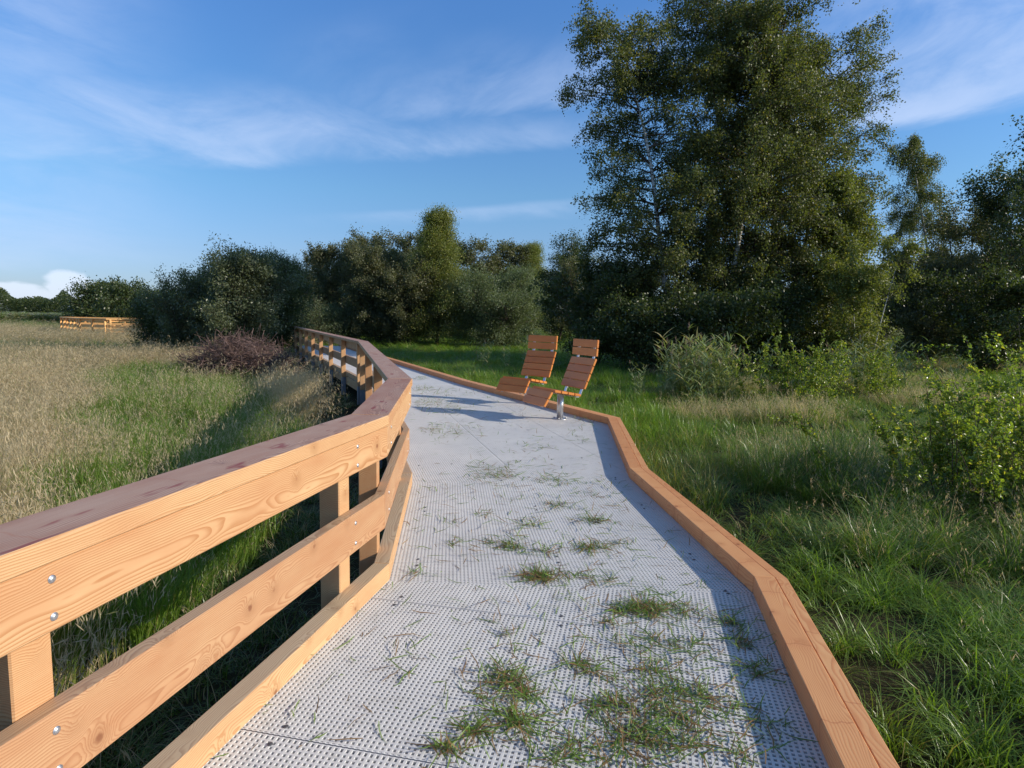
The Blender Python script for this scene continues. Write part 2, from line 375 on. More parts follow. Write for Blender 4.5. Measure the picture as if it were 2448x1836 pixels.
def grate(poly, org, u, detail=True):
    """one panel: crossing bars cut to the panel outline, a real lattice with holes"""
    u = np.array(u); n_ = np.array([-u[1], u[0]]); V = []; F = []
    P_ = [np.array(p) for p in poly]
    c0 = sum(P_)/len(P_)
    if not detail:
        k = len(P_); V = [(*p, 0) for p in P_]+[(*p, -THK) for p in P_]
        fs = [list(range(k)), list(range(2*k-1, k-1, -1))]+[[i, (i+1) % k, (i+1) % k+k, i+k][::-1] for i in range(k)]
        me = bpy.data.meshes.new("grating_panel"); me.from_pydata([tuple(map(float, v)) for v in V], [], fs); me.materials.append(GRAT)
        o = bpy.data.objects.new("grating_panel", me); return link(o, deck)
    for (a, b, dz, wd) in ((u, n_, 0., BAR), (n_, u, -.0006, BAR)):
        cs = [(p-org)@b for p in P_]; k0 = math.ceil(min(cs)/PITCH); k1 = math.floor(max(cs)/PITCH)
        bars = [(k*PITCH+PITCH/2, wd) for k in range(k0-1, k1+1)]
        for s_, w_ in bars:
            for e in (0,):
                l0 = clip_line(P_, org+b*(s_-w_/2), a); l1 = clip_line(P_, org+b*(s_+w_/2), a)
                if len(l0) != 1 or len(l1) != 1: continue
                q = [org+b*(s_-w_/2)+a*l0[0][0], org+b*(s_-w_/2)+a*l0[0][1], org+b*(s_+w_/2)+a*l1[0][1], org+b*(s_+w_/2)+a*l1[0][0]]
                if np.linalg.norm(q[1]-q[0]) < .01: continue
                tp = .0007; bb = [b*tp, b*tp, -b*tp, -b*tp]
                i0 = len(V)
                V += [(*p, dz) for p in (q[0]+bb[0], q[1]+bb[1], q[2]+bb[2], q[3]+bb[3])]+[(*p, dz-.0035) for p in q]+[(*p, -THK+dz) for p in (q[0]+bb[0], q[1]+bb[1], q[2]+bb[2], q[3]+bb[3])]
                sg = 1 if (a[0]*b[1]-a[1]*b[0]) > 0 else -1
                fs = [(0, 1, 2, 3), (4, 5, 1, 0), (6, 7, 3, 2), (5, 6, 2, 1), (7, 4, 0, 3), (8, 9, 5, 4), (10, 11, 7, 6), (9, 10, 6, 5), (11, 8, 4, 7)]
                F += [tuple(i0+i for i in (f if sg > 0 else f[::-1])) for f in fs]
    # rim along the panel edge
    for i in range(len(P_)):
        a, b = P_[i], P_[(i+1) % len(P_)]; d_ = b-a; L = np.linalg.norm(d_)
        if L < .03: continue
        d_ /= L; nn = np.array([-d_[1], d_[0]]); nn = nn if nn@(c0-(a+b)/2) > 0 else -nn; wd = .006
        i0 = len(V); q = [a, b, b+nn*wd, a+nn*wd]
        V += [(*p, -.0012) for p in q]+[(*p, -THK-.001) for p in q]
        F += [(i0, i0+1, i0+2, i0+3), (i0+4, i0+5, i0+1, i0), (i0+6, i0+7, i0+3, i0+2)]
    V = np.array(V); V[:, :2] -= c0
    me = np_mesh("grating_panel", V, np.array(F), GRAT)
    o = bpy.data.objects.new("grating_panel", me); o.location = (c0[0], c0[1], 0); link(o, deck)
    if c0[1] < 7 and c0[1] > 1:
        for sa in (-1, 1):
            q = [p for p in P_ if ((p-c0)@u)*sa > 0]
            if len(q) < 2: continue
            e = max(abs((p-c0)@u) for p in q)-.05
            lo, hi = min((p-c0)@n_ for p in P_)+.22, max((p-c0)@n_ for p in P_)-.22
            for tt_ in (lo, (lo+hi)/2, hi):
                c_ = c0+u*sa*e+n_*tt_
                if not in_poly(P_, c_): continue
                bm = bmesh.new(); bmesh.ops.create_cone(bm, cap_ends=True, segments=12, radius1=.011, radius2=.010, depth=.003)
                bmesh.ops.create_cone(bm, cap_ends=True, segments=6, radius1=.005, radius2=.005, depth=.004, matrix=Matrix.Translation((0, 0, .0025)))
                me2 = bpy.data.meshes.new("panel_clip"); bm.to_mesh(me2); bm.free(); me2.materials.append(CLIP)
                oc = bpy.data.objects.new("panel_clip", me2); oc.location = (c_[0]-c0[0], c_[1]-c0[1], .0022); COL.objects.link(oc); oc.parent = o
    return o
LO = offset(LP, .06, 1); RO = offset(RP, .06, -1)      # deck runs a little way under the kerbs
def panels(poly, p, u, cuts, strips=None, detail=True, gap=.006):
    """cut a deck bay into panels across (cuts along u from p) and lengthwise (strips)"""
    u = np.array(u)/np.linalg.norm(u); n_ = np.array([u[1], -u[0]])
    cs = [-1e3]+list(cuts)+[1e3]
    for a, b in zip(cs[:-1], cs[1:]):
        q = clip_half(poly, p+u*(a+gap/2), u); 
        if len(q) > 2: q = clip_half(q, p+u*(b-gap/2), -u)
        if len(q) < 3: continue
        ss_ = [-1e3]+list(strips or [])+[1e3]
        for c_, d_ in zip(ss_[:-1], ss_[1:]):
            w = clip_half(q, p+n_*(c_+gap/2), n_)
            if len(w) > 2: w = clip_half(w, p+n_*(d_-gap/2), -n_)
            if len(w) < 3: continue
            A_ = abs(sum(w[i][0]*w[(i+1) % len(w)][1]-w[(i+1) % len(w)][0]*w[i][1] for i in range(len(w))))/2
            if A_ < .01: continue
            w = [v for i, v in enumerate(w) if np.linalg.norm(v-w[i-1]) > 1e-4]
            grate(w, p, u, detail)
def shrink(poly, g=.0015):
    c0 = sum(poly)/len(poly); return [c0+(p-c0)*(1-g/np.linalg.norm(p-c0)) for p in poly]
u1 = LP[1]-LP[0]; u2 = LP[2]-LP[1]; u3 = LP[3]-LP[2]; u4 = LP[4]-LP[3]
panels(shrink([LO[0], RO[0], RO[1], LO[1]]), LP[1], u1, [-5.05, -3.85, -2.65, -1.45, -.25])
panels(shrink([LO[1], RO[1], RO[2], LO[2]]), LP[1], u2, [.28, 1.44])
panels(shrink([LO[2], RO[2], RO[3], RO[4], LO[3]]), LP[2], u3, [.8, 2.0, 3.2, 4.4, 5.6, 6.8, 8.0], [1.12, 2.33])
panels(shrink([LO[3], RO[4], RO[5], LO[4]]), LP[3], u4, [.5+1.2*k for k in range(17)], [1.12], detail=False)
# steel-grey joists under the deck
JM = simple("dark_joist", (.10, .09, .08), .8)
for i in range(1):
    for k in range(10):
        t_ = k/9.0; a = LO[0]*(1-t_)+LO[1]*t_; b = RO[0]*(1-t_)+RO[1]*t_
        beam("joist", a, a+d1*.06, b, b+d1*.06, -.20, -.032, JM, deck, bev=0)

# right kerb: double beam, part of the boardwalk
for i in range(5):
    if i < 4: segs = [(0, 1)]
    else: segs = [(k/5, (k+1)/5) for k in range(5)]
    for a, b in segs:
        k1 = sidebeam("kerb_beam", RP, i, 0, .125, .0015, .112, -1, WOODR, deck, t0=a, t1=b)
        k2 = sidebeam("edge_beam", RP, i, .130, .200, -.27, .106, -1, WOODR, deck, t0=a, t1=b)
# support posts under the right side
for i in range(1, 5):
    L = np.linalg.norm(RP[i+1]-RP[i]); u = (RP[i+1]-RP[i])/L; n_ = np.array([u[1], -u[0]])
    for s_ in np.arange(.4, L, 2.4):
        p = RP[i]+u*s_+n_*.02; beam("support_post", p, p+n_*.1, p+u*.1, p+u*.1+n_*.1, -.8, -.03, CONC, deck, bev=0)

# ------------------------------------------------------------------ left railing
def bolt(p, nrm, parent, r=.0095):
    bm = bmesh.new()
    bmesh.ops.create_cone(bm, cap_ends=True, segments=14, radius1=r*1.25, radius2=r*1.2, depth=.002, matrix=Matrix.Translation((0, 0, .001)))
    bmesh.ops.create_uvsphere(bm, u_segments=14, v_segments=8, radius=r, matrix=Matrix.Translation((0, 0, .001)) @ Matrix.Diagonal((1, 1, .5, 1)))
    mw = Matrix.Translation((*p,)) @ Vector((nrm[0], nrm[1], 0)).to_track_quat('Z', 'Y').to_matrix().to_4x4()
    return bm_obj("bolt", bm, STEEL, parent, mw, smooth=True)
def railing(root, poly, side, posts, top=WOOD, rails=WOOD, mid=WOODP, detail=3):
    n = len(poly)-1
    for i in range(n):
        L = np.linalg.norm(poly[i+1]-poly[i]); u = (poly[i+1]-poly[i])/L; n_ = np.array([-u[1], u[0]])*side
        cuts = [0, 1] if L < 7 else ([0]+[round(k/math.ceil(L/5), 4) for k in range(1, math.ceil(L/5))]+[1])
        for a, b in zip(cuts[:-1], cuts[1:]):
            sidebeam("handrail", poly, i, 0, .238, .982, 1.05, side, top, root, TOPW, t0=a, t1=b, bev=.006)
            ru = sidebeam("upper_rail", poly, i, .012, .08, .79, .980, side, rails, root, t0=a, t1=b, bev=.005)
            rm = sidebeam("middle_rail", poly, i, .028, .093, .335, .555, side, mid, root, KTOP, t0=a, t1=b, bev=.005)
            sidebeam("kick_rail", poly, i, 0, .1, .0015, .112, side, WOOD, root, KTOP, t0=a, t1=b, bev=.005)
            sidebeam("fascia_board", poly, i, .035, .09, -.25, -.03, side, WOOD, root, t0=a, t1=b)
            if i < detail:
                for s_ in posts[i]:
                    if a*L <= s_ < b*L:
                        nn = -n_
                        for z in (.935, .83): bolt((*(poly[i]+u*(s_+.06)+n_*.012), z), nn, ru)
                        for z in (.50, .385): bolt((*(poly[i]+u*(s_+.06)+n_*.028), z), nn, rm)
        for s_ in posts[i]:
            a = poly[i]+u*s_+n_*.095; b = a+u*.12
            po = beam("post", a, a+n_*.12, b, b+n_*.12, -.05, .981, WOOD, root, bev=.005)
            a = poly[i]+u*(s_+.01)+n_*.1; b = a+u*.10
            beam("pile", a, a+n_*.105, b, b+n_*.105, -1.0, -.051, CONC, root, bev=.004)
rail = empty("wooden_railing", (LP[1][0], LP[1][1], 0))
tag(rail, "larch wood railing with broad weathered handrail along the left of the boardwalk", "railing")
L1 = np.linalg.norm(LP[1]-LP[0])
posts = [[L1-.46-1.79*k for k in range(4) if L1-.46-1.79*k > 0], [.18, 1.97], [.30, 2.85, 5.65, 8.52], [.28+2.46*k for k in range(8)]]
railing(rail, LP, 1, posts)

# ------------------------------------------------------------------ distant platform railing
FP = [atY(150, 770, 57)[:2], atY(192, 770, 50.5)[:2], atY(258, 770, 49)[:2], atY(345, 770, 50.5)[:2], atY(350, 770, 58)[:2], atY(150, 770, 57)[:2]]
fr = empty("platform_railing", (FP[1][0], FP[1][1], 0)); tag(fr, "small far railing of new orange wood round a platform in the reeds", "railing")
fposts = []
for i in range(5):
    L = np.linalg.norm(FP[i+1]-FP[i]); k = max(1, round(L/1.9)); fposts.append([.1+(L-.3)*j/k for j in range(k+1)])
WOODF = wood("new_orange_wood", (.85, .50, .20), (.72, .36, .12), kamt=.2)
for i in range(5):
    L = np.linalg.norm(FP[i+1]-FP[i]); u = (FP[i+1]-FP[i])/L; n_ = np.array([u[1], -u[0]])
    sidebeam("handrail", FP, i, 0, .238, .982, 1.05, -1, WOODF, fr, bev=0)
    sidebeam("upper_rail", FP, i, .012, .08, .79, .980, -1, WOODF, fr, bev=0)
    sidebeam("middle_rail", FP, i, .028, .093, .335, .555, -1, WOODF, fr, bev=0)
    sidebeam("kick_rail", FP, i, 0, .1, -.05, .112, -1, WOODF, fr, bev=0)
    for s_ in fposts[i]:
        a = FP[i]+u*s_+n_*.095; b = a+u*.12; beam("post", a, a+n_*.12, b, b+n_*.12, -.9, .981, WOODF, fr, bev=0)

# ------------------------------------------------------------------ lounge seats
def box_between(name, p0, p1, width, thick, mats, parent, bev=.006):
    """slat in the seat's side plane: p0,p1 = (a,z) ends of the slat's face line, thickness below it"""
    p0, p1 = np.array(p0), np.array(p1); d_ = p1-p0; L = np.linalg.norm(d_); d_ /= L; n_ = np.array([-d_[1], d_[0]])
    c = (p0+p1)/2 - n_*thick/2*0
    bm = bmesh.new(); bmesh.ops.create_cube(bm, size=1, matrix=Matrix.Diagonal((width, L, thick, 1)))
    bmesh.ops.bevel(bm, geom=list(bm.edges), offset=bev, segments=2, affect='EDGES')
    # local: X along slat (seat's side-to-side = world local y of seat), Y along d_, Z normal
    mw = Matrix(((0, d_[0], n_[0], c[0]), (-1, 0, 0, 0), (0, d_[1], n_[1], c[1]), (0, 0, 0, 1)))
    return bm, mw
def make_seat(base, ang):
    root = empty("lounge_seat", (base[0], base[1], 0), R(ang))
    # profile in (a, z): a grows toward the back of the seat
    head = [(.530, 1.055), (.552, 1.325)]; back = [(.275, .525), (.520, 1.015)]; seat = [(-.385, .515), (.195, .425)]; leg = [(-.60, .275), (-.435, .500)]
    head, back, seat, leg = [[(a*.87, z) for a, z in q] for q in (head, back, seat, leg)]
    def run(name, seg, k, th=.042, gp=.010):
        a, b = np.array(seg[0]), np.array(seg[1]); d_ = (b-a); L = np.linalg.norm(d_); d_ /= L; w = (L-gp*(k-1))/k
        for i in range(k):
            q0 = a+d_*i*(w+gp); bm, mw = box_between(name, q0, q0+d_*w, .70, th, SEATW, root)
            me = bpy.data.meshes.new(name); bm.to_mesh(me); bm.free(); me.materials.append(SEATW)
            o = bpy.data.objects.new(name, me); o.matrix_basis = mw; COL.objects.link(o); o.parent = root
    run("headrest_slat", head, 2); run("backrest_slat", back, 4); run("seat_slat", seat, 4); run("leg_rest_slat", leg, 2)
    # two flat steel bars behind the slats
    path = [(.586, 1.29), (.562, 1.05), (.548, 1.005), (.300, .500), (.262, .412), (.215, .386), (-.385, .478), (-.42, .455), (-.575, .255)]
    path = [(a*.87, z) for a, z in path]
    for s in (-1, 1):
        bm = bmesh.new(); y0 = s*.225; rows = []
        P_ = [np.array(p) for p in path]
        for i, p in enumerate(P_):
            dd = P_[min(i+1, len(P_)-1)]-P_[max(i-1, 0)]; dd /= np.linalg.norm(dd); nn = np.array([-dd[1], dd[0]])*.006
            rows.append([bm.verts.new((p[0]+nn[0]*e, y0+w, p[1]+nn[1]*e)) for e, w in ((-1, -.028), (1, -.028), (1, .028), (-1, .028))])
        for r_, q_ in zip(rows[:-1], rows[1:]):
            for j in range(4): bm.faces.new((r_[j], r_[(j+1) % 4], q_[(j+1) % 4], q_[j]))
        bm.faces.new(rows[0]); bm.faces.new(rows[-1][::-1]); bmesh.ops.recalc_face_normals(bm, faces=bm.faces)
        me = bpy.data.meshes.new("frame_bar"); bm.to_mesh(me); bm.free(); me.materials.append(STEEL)
        o = bpy.data.objects.new("frame_bar", me); COL.objects.link(o); o.parent = root
    def lathe(name, prof, seg=28, loc=(0, 0, 0), m_=STEEL):
        bm = bmesh.new(); rings = [[bm.verts.new((r*math.cos(6.28318*k/seg), r*math.sin(6.28318*k/seg), z)) for k in range(seg)] for r, z in prof]
        for a, b in zip(rings[:-1], rings[1:]):
            for k in range(seg): f = bm.faces.new((a[k], a[(k+1) % seg], b[(k+1) % seg], b[k])); f.smooth = True
        bm.faces.new(rings[0][::-1]); bm.faces.new(rings[-1])
        me = bpy.data.meshes.new(name); bm.to_mesh(me); bm.free(); me.materials.append(m_)
        o = bpy.data.objects.new(name, me); o.location = loc; COL.objects.link(o); o.parent = root; return o
    lathe("pedestal", [(.054, .010), (.054, .44)])
    bp = lathe("base_plate", [(.125, 0.001), (.125, .010)])
    for k in range(4):
        an = R(45+90*k); b_ = lathe("bolt", [(.014, .011), (.014, .026), (.008, .030)], 8, (.1*math.cos(an), .1*math.sin(an), 0)); b_.parent = bp
    bm = bmesh.new(); bmesh.ops.create_cube(bm, size=1, matrix=Matrix.Translation((-.02, 0, .425)) @ Matrix.Rotation(R(8.8), 4, 'Y') @ Matrix.Diagonal((.22, .46, .012, 1)))
    me = bpy.data.meshes.new("mounting_plate"); bm.to_mesh(me); bm.free(); me.materials.append(STEEL)
    o = bpy.data.objects.new("mounting_plate", me); COL.objects.link(o); o.parent = root
    return root
s1 = make_seat((.81, 10.18), 28.5); tag(s1, "nearer brown slatted lounge seat on a steel post beside the right kerb", "seat", "slatted lounge seats on the boardwalk")
s2 = make_seat((.30, 11.98), 51); tag(s2, "farther brown slatted lounge seat with its post hidden behind the nearer seat", "seat", "slatted lounge seats on the boardwalk")

# ------------------------------------------------------------------ vegetation builders
def unit(v): return v/np.maximum(np.linalg.norm(v, axis=-1, keepdims=True), 1e-9)
def tubes(paths, radii, sides):
    """paths (N,K,3), radii (N,K) -> verts, quads"""
    N, K, _ = paths.shape; T = np.gradient(paths, axis=1); T = unit(T)
    ref = np.where(np.abs(T[..., 2:3]) > .9, np.array([1., 0, 0]), np.array([0, 0, 1.])); A = unit(np.cross(T, ref)); B = np.cross(T, A)
    th = np.arange(sides)*2*np.pi/sides
    v = paths[:, :, None] + radii[:, :, None, None]*(A[:, :, None]*np.cos(th)[:, None]+B[:, :, None]*np.sin(th)[:, None])
    b = (np.arange(N)*K*sides)[:, None, None]+(np.arange(K-1)*sides)[None, :, None]; s = np.arange(sides)[None, None]; s2_ = (s+1) % sides
    q = np.stack([b+s, b+s2_, b+sides+s2_, b+sides+s], -1).reshape(-1, 4)
    return v.reshape(-1, 3), q
def leaf_quads(c, size, asp, r, up=.3, hang=0.):
    n = len(c); nrm = unit(r.normal(size=(n, 3))+np.array([0, 0, up])); a = r.normal(size=(n, 3)); a[:, 2] -= hang
    a = unit(a - nrm*np.sum(a*nrm, 1, keepdims=True)); b = np.cross(nrm, a); s = (size*r.uniform(.65, 1.25, n))[:, None]
    v = np.stack([c-a*s/2, c+b*s*asp/2-a*s*.08, c+a*s/2, c-b*s*asp/2-a*s*.08], 1).reshape(-1, 3)
    return v, np.arange(4*n).reshape(-1, 4), np.repeat(r.random(n), 4)
def grow(r, start, dirs, length, K, droop, wob):
    """polylines (N,K,3) growing from start along dirs, bending down (droop>0) or up (<0)"""
    N = len(start); step = (length/(K-1))[:, None]; p = start.copy(); d_ = unit(dirs); res = [p]
    for k in range(K-1):
        d_ = unit(d_ + np.array([0, 0, -1.])*np.reshape(droop, (-1, 1))/(K-1) + r.normal(size=(N, 3))*wob); p = p+d_*step; res.append(p)
    return np.stack(res, 1)
def lerp_path(paths, idx, t):
    K = paths.shape[1]; f = t*(K-1); i = np.minimum(f.astype(int), K-2); w = (f-i)[:, None]
    return paths[idx, i]*(1-w)+paths[idx, i+1]*w, unit(paths[idx, i+1]-paths[idx, i])
def vegetation(name, label, cat, loc, H, spread, seed, leaf, leafm, barkm, nleaf, stems=1, lean=(0, 0), n1=60, n2=12, trunk_r=.12, tmin=.12,
               e0=(.2, .9), droop1=.3, l2=.16, droop2=.6, asp=.6, profile=None, up=.3, hang=.3, jit=.10, stem_out=.0, group=None, twigr=.006, stem_var=.15, part=('trunk', 'crown'), fit=None, tpow=.85):
    r = np.random.default_rng(seed)
    root = empty(name, loc); tag(root, label, cat, group)
    prof = profile or (lambda t: (1-t)**.7*(.35+.65*np.minimum(1, t/.25)))
    # stems
    ang = r.uniform(0, 2*np.pi, stems)+np.arange(stems)*2.4; out_ = stem_out*r.uniform(.4, 1.1, stems)
    sd = np.stack([np.cos(ang)*out_+lean[0], np.sin(ang)*out_+lean[1], np.ones(stems)], 1)
    st = np.stack([np.cos(ang)*.12*(stems > 1), np.sin(ang)*.12*(stems > 1), np.full(stems, -.15)], 1)
    sl = H*r.uniform(1-stem_var, 1, stems); 
    if stems == 1: sl[:] = H
    SP = grow(r, st, sd, sl/np.linalg.norm(unit(sd), axis=1), 11, np.full(stems, -.12*(stem_out > 0)), .035)
    tt = np.linspace(0, 1, 11)
    V, F = tubes(SP, trunk_r*(sl/H)[:, None]*((1-tt)**.85+.04)[None], 7)
    vs, fs = [V], [F]; mid = [np.zeros(len(F), int)]; n0 = len(V)
    # first order branches
    si = r.integers(0, stems, n1); t0 = tmin+(1-tmin)*r.random(n1)**tpow; b0, bd = lerp_path(SP, si, t0)
    az_ = np.arange(n1)*2.39996+r.normal(size=n1)*.4; el_ = r.uniform(*e0, n1)+t0*.35
    dr = np.stack([np.cos(az_)*np.cos(el_), np.sin(az_)*np.cos(el_), np.sin(el_)], 1)
    ln = spread*prof(t0)*r.uniform(.7, 1.15, n1)+.12*spread
    BP = grow(r, b0, dr, ln, 7, np.full(n1, droop1), .09)
    V, F = tubes(BP, (.014*ln)[:, None].clip(.006, .05)*np.linspace(1, .15, 7)[None]*(.5+trunk_r*3), 4); vs.append(V); fs.append(F+n0); mid.append(np.ones(len(F), int)); n0 += len(V)
    # twigs
    n = n1*n2; bi = np.repeat(np.arange(n1), n2); t1 = r.uniform(.18, 1, n); c0, cd = lerp_path(BP, bi, t1)
    dd = unit(cd*.8+r.normal(size=(n, 3))*.65+np.array([0, 0, .15])); tl = H*l2*r.uniform(.45, 1.1, n)*(1.15-.5*t1)*np.minimum(1, ln[bi]/spread+.45)
    TP = grow(r, c0, dd, tl, 5, np.full(n, droop2), .12)
    V, F = tubes(TP, np.full((n, 5), twigr)*np.linspace(1, .4, 5)[None], 3); vs.append(V); fs.append(F+n0); mid.append(np.ones(len(F), int)); n0 += len(V)
    # leaves sit along the twigs
    ti = r.integers(0, n, nleaf); p, _ = lerp_path(TP, ti, r.uniform(.05, 1.05, nleaf).clip(0, .999)); p = p+r.normal(size=(nleaf, 3))*jit*leaf*12*.12
    kz = H/np.percentile(p[:, 2], 99.8); kx = 1.0
    if fit is None: fit = stems > 1
    if fit:
        cx_, cy2 = np.median(p[:, 0]), np.median(p[:, 1]); kx = spread/np.percentile(np.hypot(p[:, 0]-cx_, p[:, 1]-cy2), 95)
    S_ = np.array([kx, kx, kz]); p = p*S_; vs = [v_*S_ for v_ in vs]
    me = np_mesh(part[0], np.concatenate(vs), np.concatenate(fs), [barkm, B_TWIG], smooth=True, midx=np.concatenate(mid))
    o = bpy.data.objects.new(part[0], me); COL.objects.link(o); o.parent = root
    p[:, 2] = np.maximum(p[:, 2], .02)
    V, F, a = leaf_quads(p, leaf, asp, r, up, hang)
    me = np_mesh(part[1], V, F, leafm, attr=a)
    o = bpy.data.objects.new(part[1], me); COL.objects.link(o); o.parent = root
    return root
def dup(root, loc, rz, scale=1.0, label=None, group=None, sxy=None):
    r_ = root.copy(); COL.objects.link(r_); r_.location = loc; r_.rotation_euler = (0, 0, rz); s = sxy or scale; r_.scale = (s, s, scale)
    if label: r_['label'] = label
    if group: r_['group'] = group
    for ch in root.children:
        c_ = ch.copy(); COL.objects.link(c_); c_.parent = r_
    return r_
def place(x, Y, ytop=None, yref=775):
    p = atY(x, yref, Y); g = float(gz(p[0], Y)); loc = (p[0], Y, g)
    return loc if ytop is None else (loc, float(atY(x, ytop, Y)[2]-g))
bprof = lambda t: (1-t)**.62*(.45+.55*np.minimum(1, t/.3))
cprof = lambda t: (.30+.70*np.sqrt(np.maximum(0, 1-((t-.55)/.50)**2)))
oprof = lambda t: np.sqrt(np.maximum(0, 1-((t-.45)/.58)**2))
K_ = 1.0   # leaf count factor
# --- the big birches
for nm, lab, x, Y, yt, lean, spr, nl, seed, lm in (
    ("birch_tree", "tall birch at the left of the big clump, white trunk leaning left", 1612, 25.5, 15, (-.105, 0), 2.7, 100000, 11, L_BIRCH),
    ("birch_tree", "tallest birch in the middle of the big clump, its top above the picture", 1672, 27, -95, (.03, 0), 3.0, 86000, 12, L_BIRCH),
    ("birch_tree", "tall birch of the big clump with pale trunk leaning right", 1722, 25, -60, (.06, 0), 2.8, 80000, 13, L_BIRCH),
    ("birch_tree", "broad birch at the right of the big clump with rounded outer crown", 1862, 26, 35, (.09, 0), 3.2, 125000, 14, L_BIRCH),
    ("birch_tree", "slim birch at the back right of the big clump", 1905, 28.5, 70, (.04, .02), 2.9, 85000, 15, L_BIRCH)):
    loc, H = place(x, Y, yt)
    vegetation(nm, lab, "tree", loc, H, spr, seed, .088, lm, B_BIRCH, int(nl*K_), lean=lean, n1=120, n2=13, trunk_r=.13, tmin=.14, e0=(-.05, .65), droop1=.5, l2=.085, droop2=1.6, asp=.7, profile=cprof, jit=.9, group="birches of the big clump")
loc, H = place(2010, 24.5, 400); vegetation("birch_tree", "short yellowing birch low at the right end of the big clump", "tree", loc, H, 1.7, 16, .10, L_BIRCHY, B_TWIG, 38000, n1=60, n2=12, trunk_r=.08, tmin=.05, droop1=.5, l2=.12, droop2=1.2, profile=bprof, jit=.9)
loc, H = place(2070, 22.5, 570); vegetation("birch_bush", "low yellow-green birch bush in front of the clump's right end", "bush", loc, H, 1.5, 17, .085, L_BIRCHY, B_BIRCH, 22000, stems=4, stem_out=.35, n1=50, n2=10, trunk_r=.04, tmin=.05, l2=.16, profile=oprof, jit=.8)
# understory below the birches
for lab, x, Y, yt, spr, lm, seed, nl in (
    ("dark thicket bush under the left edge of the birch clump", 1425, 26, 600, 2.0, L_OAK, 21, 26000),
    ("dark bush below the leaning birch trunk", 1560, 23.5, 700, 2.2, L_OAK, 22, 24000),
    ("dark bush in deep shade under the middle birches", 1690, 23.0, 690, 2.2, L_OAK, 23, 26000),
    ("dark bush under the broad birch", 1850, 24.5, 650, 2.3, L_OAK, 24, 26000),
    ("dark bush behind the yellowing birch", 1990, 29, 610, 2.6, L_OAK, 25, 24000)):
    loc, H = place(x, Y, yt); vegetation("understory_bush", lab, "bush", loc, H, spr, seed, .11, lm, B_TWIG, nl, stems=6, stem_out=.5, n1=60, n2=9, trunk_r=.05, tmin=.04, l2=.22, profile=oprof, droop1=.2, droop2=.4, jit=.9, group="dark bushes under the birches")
# --- trees to the right
loc, H = place(2235, 37, 318); vegetation("birch_tree", "slender drooping birch standing alone to the right of the clump", "tree", loc, H, 2.4, 31, .09, L_BIRCH, B_BIRCH, 80000, fit=True, tpow=1.25, lean=(-.02, 0), n1=100, n2=13, trunk_r=.11, tmin=.10, e0=(0, .6), droop1=.9, l2=.11, droop2=3.0, profile=lambda t: (1-t)**.45*(.75+.25*np.minimum(1, t/.4)), hang=1.5, jit=.7)
for lab, x, Y, yt, spr, lm, seed, nl in (
    ("dark bushy tree right of the drooping birch", 2345, 33, 450, 3.0, L_BRN, 32, 36000),
    ("dark tree filling the far right edge", 2450, 30, 370, 2.6, L_OAK, 33, 36000),
    ("low brownish tree below the drooping birch", 2190, 32, 600, 2.2, L_BRN, 34, 30000),
    ("shaded round bush at the right, in front of the dark trees", 2370, 26, 640, 2.4, L_OAK, 35, 24000)):
    loc, H = place(x, Y, yt); vegetation("woodland_tree", lab, "tree", loc, H, spr, seed, .12, lm, B_TWIG, nl, stems=4, stem_out=.3, n1=70, n2=10, trunk_r=.09, tmin=.06, l2=.15, profile=oprof, droop1=.1, jit=.9)
loc, H = place(2600, 18, 210); vegetation("roadside_tree", "tree just outside the right edge whose branches reach into the picture", "tree", loc, H, 2.3, 36, .085, L_OAK, B_TWIG, 30000, n1=60, n2=12, trunk_r=.1, tmin=.2, l2=.12, profile=oprof, jit=.9)
# --- the middle and left
MID = (
    ("woodland_tree", "dark oak-like tree left of the birch clump", 1335, 54, 560, 2.6, L_OAK, B_TWIG, 41, 34000, 3, .2, .13),
    ("pointed_birch", "yellow-green pointed birch rising beyond the boardwalk bend", 1045, 43, 500, 2.7, L_BIRCHY, B_TWIG, 42, 110000, 1, .0, .085),
    ("grey_willow", "pale grey willow dome right of the pointed birch", 1190, 42, 640, 3.1, L_WILG, B_TWIG, 43, 130000, 9, .75, .11),
    ("woodland_tree", "brownish thicket behind the railing, left of the pointed birch", 905, 43, 588, 2.5, L_BRN, B_TWIG, 44, 60000, 6, .35, .11),
    ("woodland_tree", "tall grey-brown tree at the left end of the thicket", 815, 46, 583, 2.1, L_BRN, B_TWIG, 45, 50000, 4, .3, .11),
    ("woodland_tree", "dark thicket tree between brown thicket and pointed birch", 965, 42, 610, 2.3, L_BRN, B_TWIG, 46, 46000, 5, .4, .11),
    ("small_willow", "small round grey-green willow behind the railing's far end", 768, 41, 712, 1.8, L_WILG, B_TWIG, 47, 26000, 9, .7, .09),
    ("willow_bush", "big loose willow bush at the left with feathery top", 565, 29, 592, 2.3, L_WIL, B_TWIG, 48, 64000, 7, .42, .12),
    ("willow_bush", "left wing of the big willow, thin and open", 440, 31, 640, 2.0, L_WIL, B_TWIG, 49, 34000, 8, .60, .11),
    ("willow_bush", "right wing of the big willow, dark beside the railing", 665, 31.5, 605, 1.8, L_OAK, B_TWIG, 50, 50000, 6, .35, .10),
    ("willow_bush", "low dark willow bush below the left wing", 375, 33, 700, 1.6, L_OAK, B_TWIG, 51, 26000, 8, .7, .11),
    ("woodland_tree", "rounded dark oak on the left skyline, nearer of two", 315, 85, 668, 4.2, L_OAK, B_TWIG, 52, 16000, 3, .25, .30),
    ("woodland_tree", "rounded dark oak on the left skyline, leftmost", 222, 95, 666, 4.2, L_OAK, B_TWIG, 53, 16000, 3, .25, .30),
)
protos = {}; HH = {}
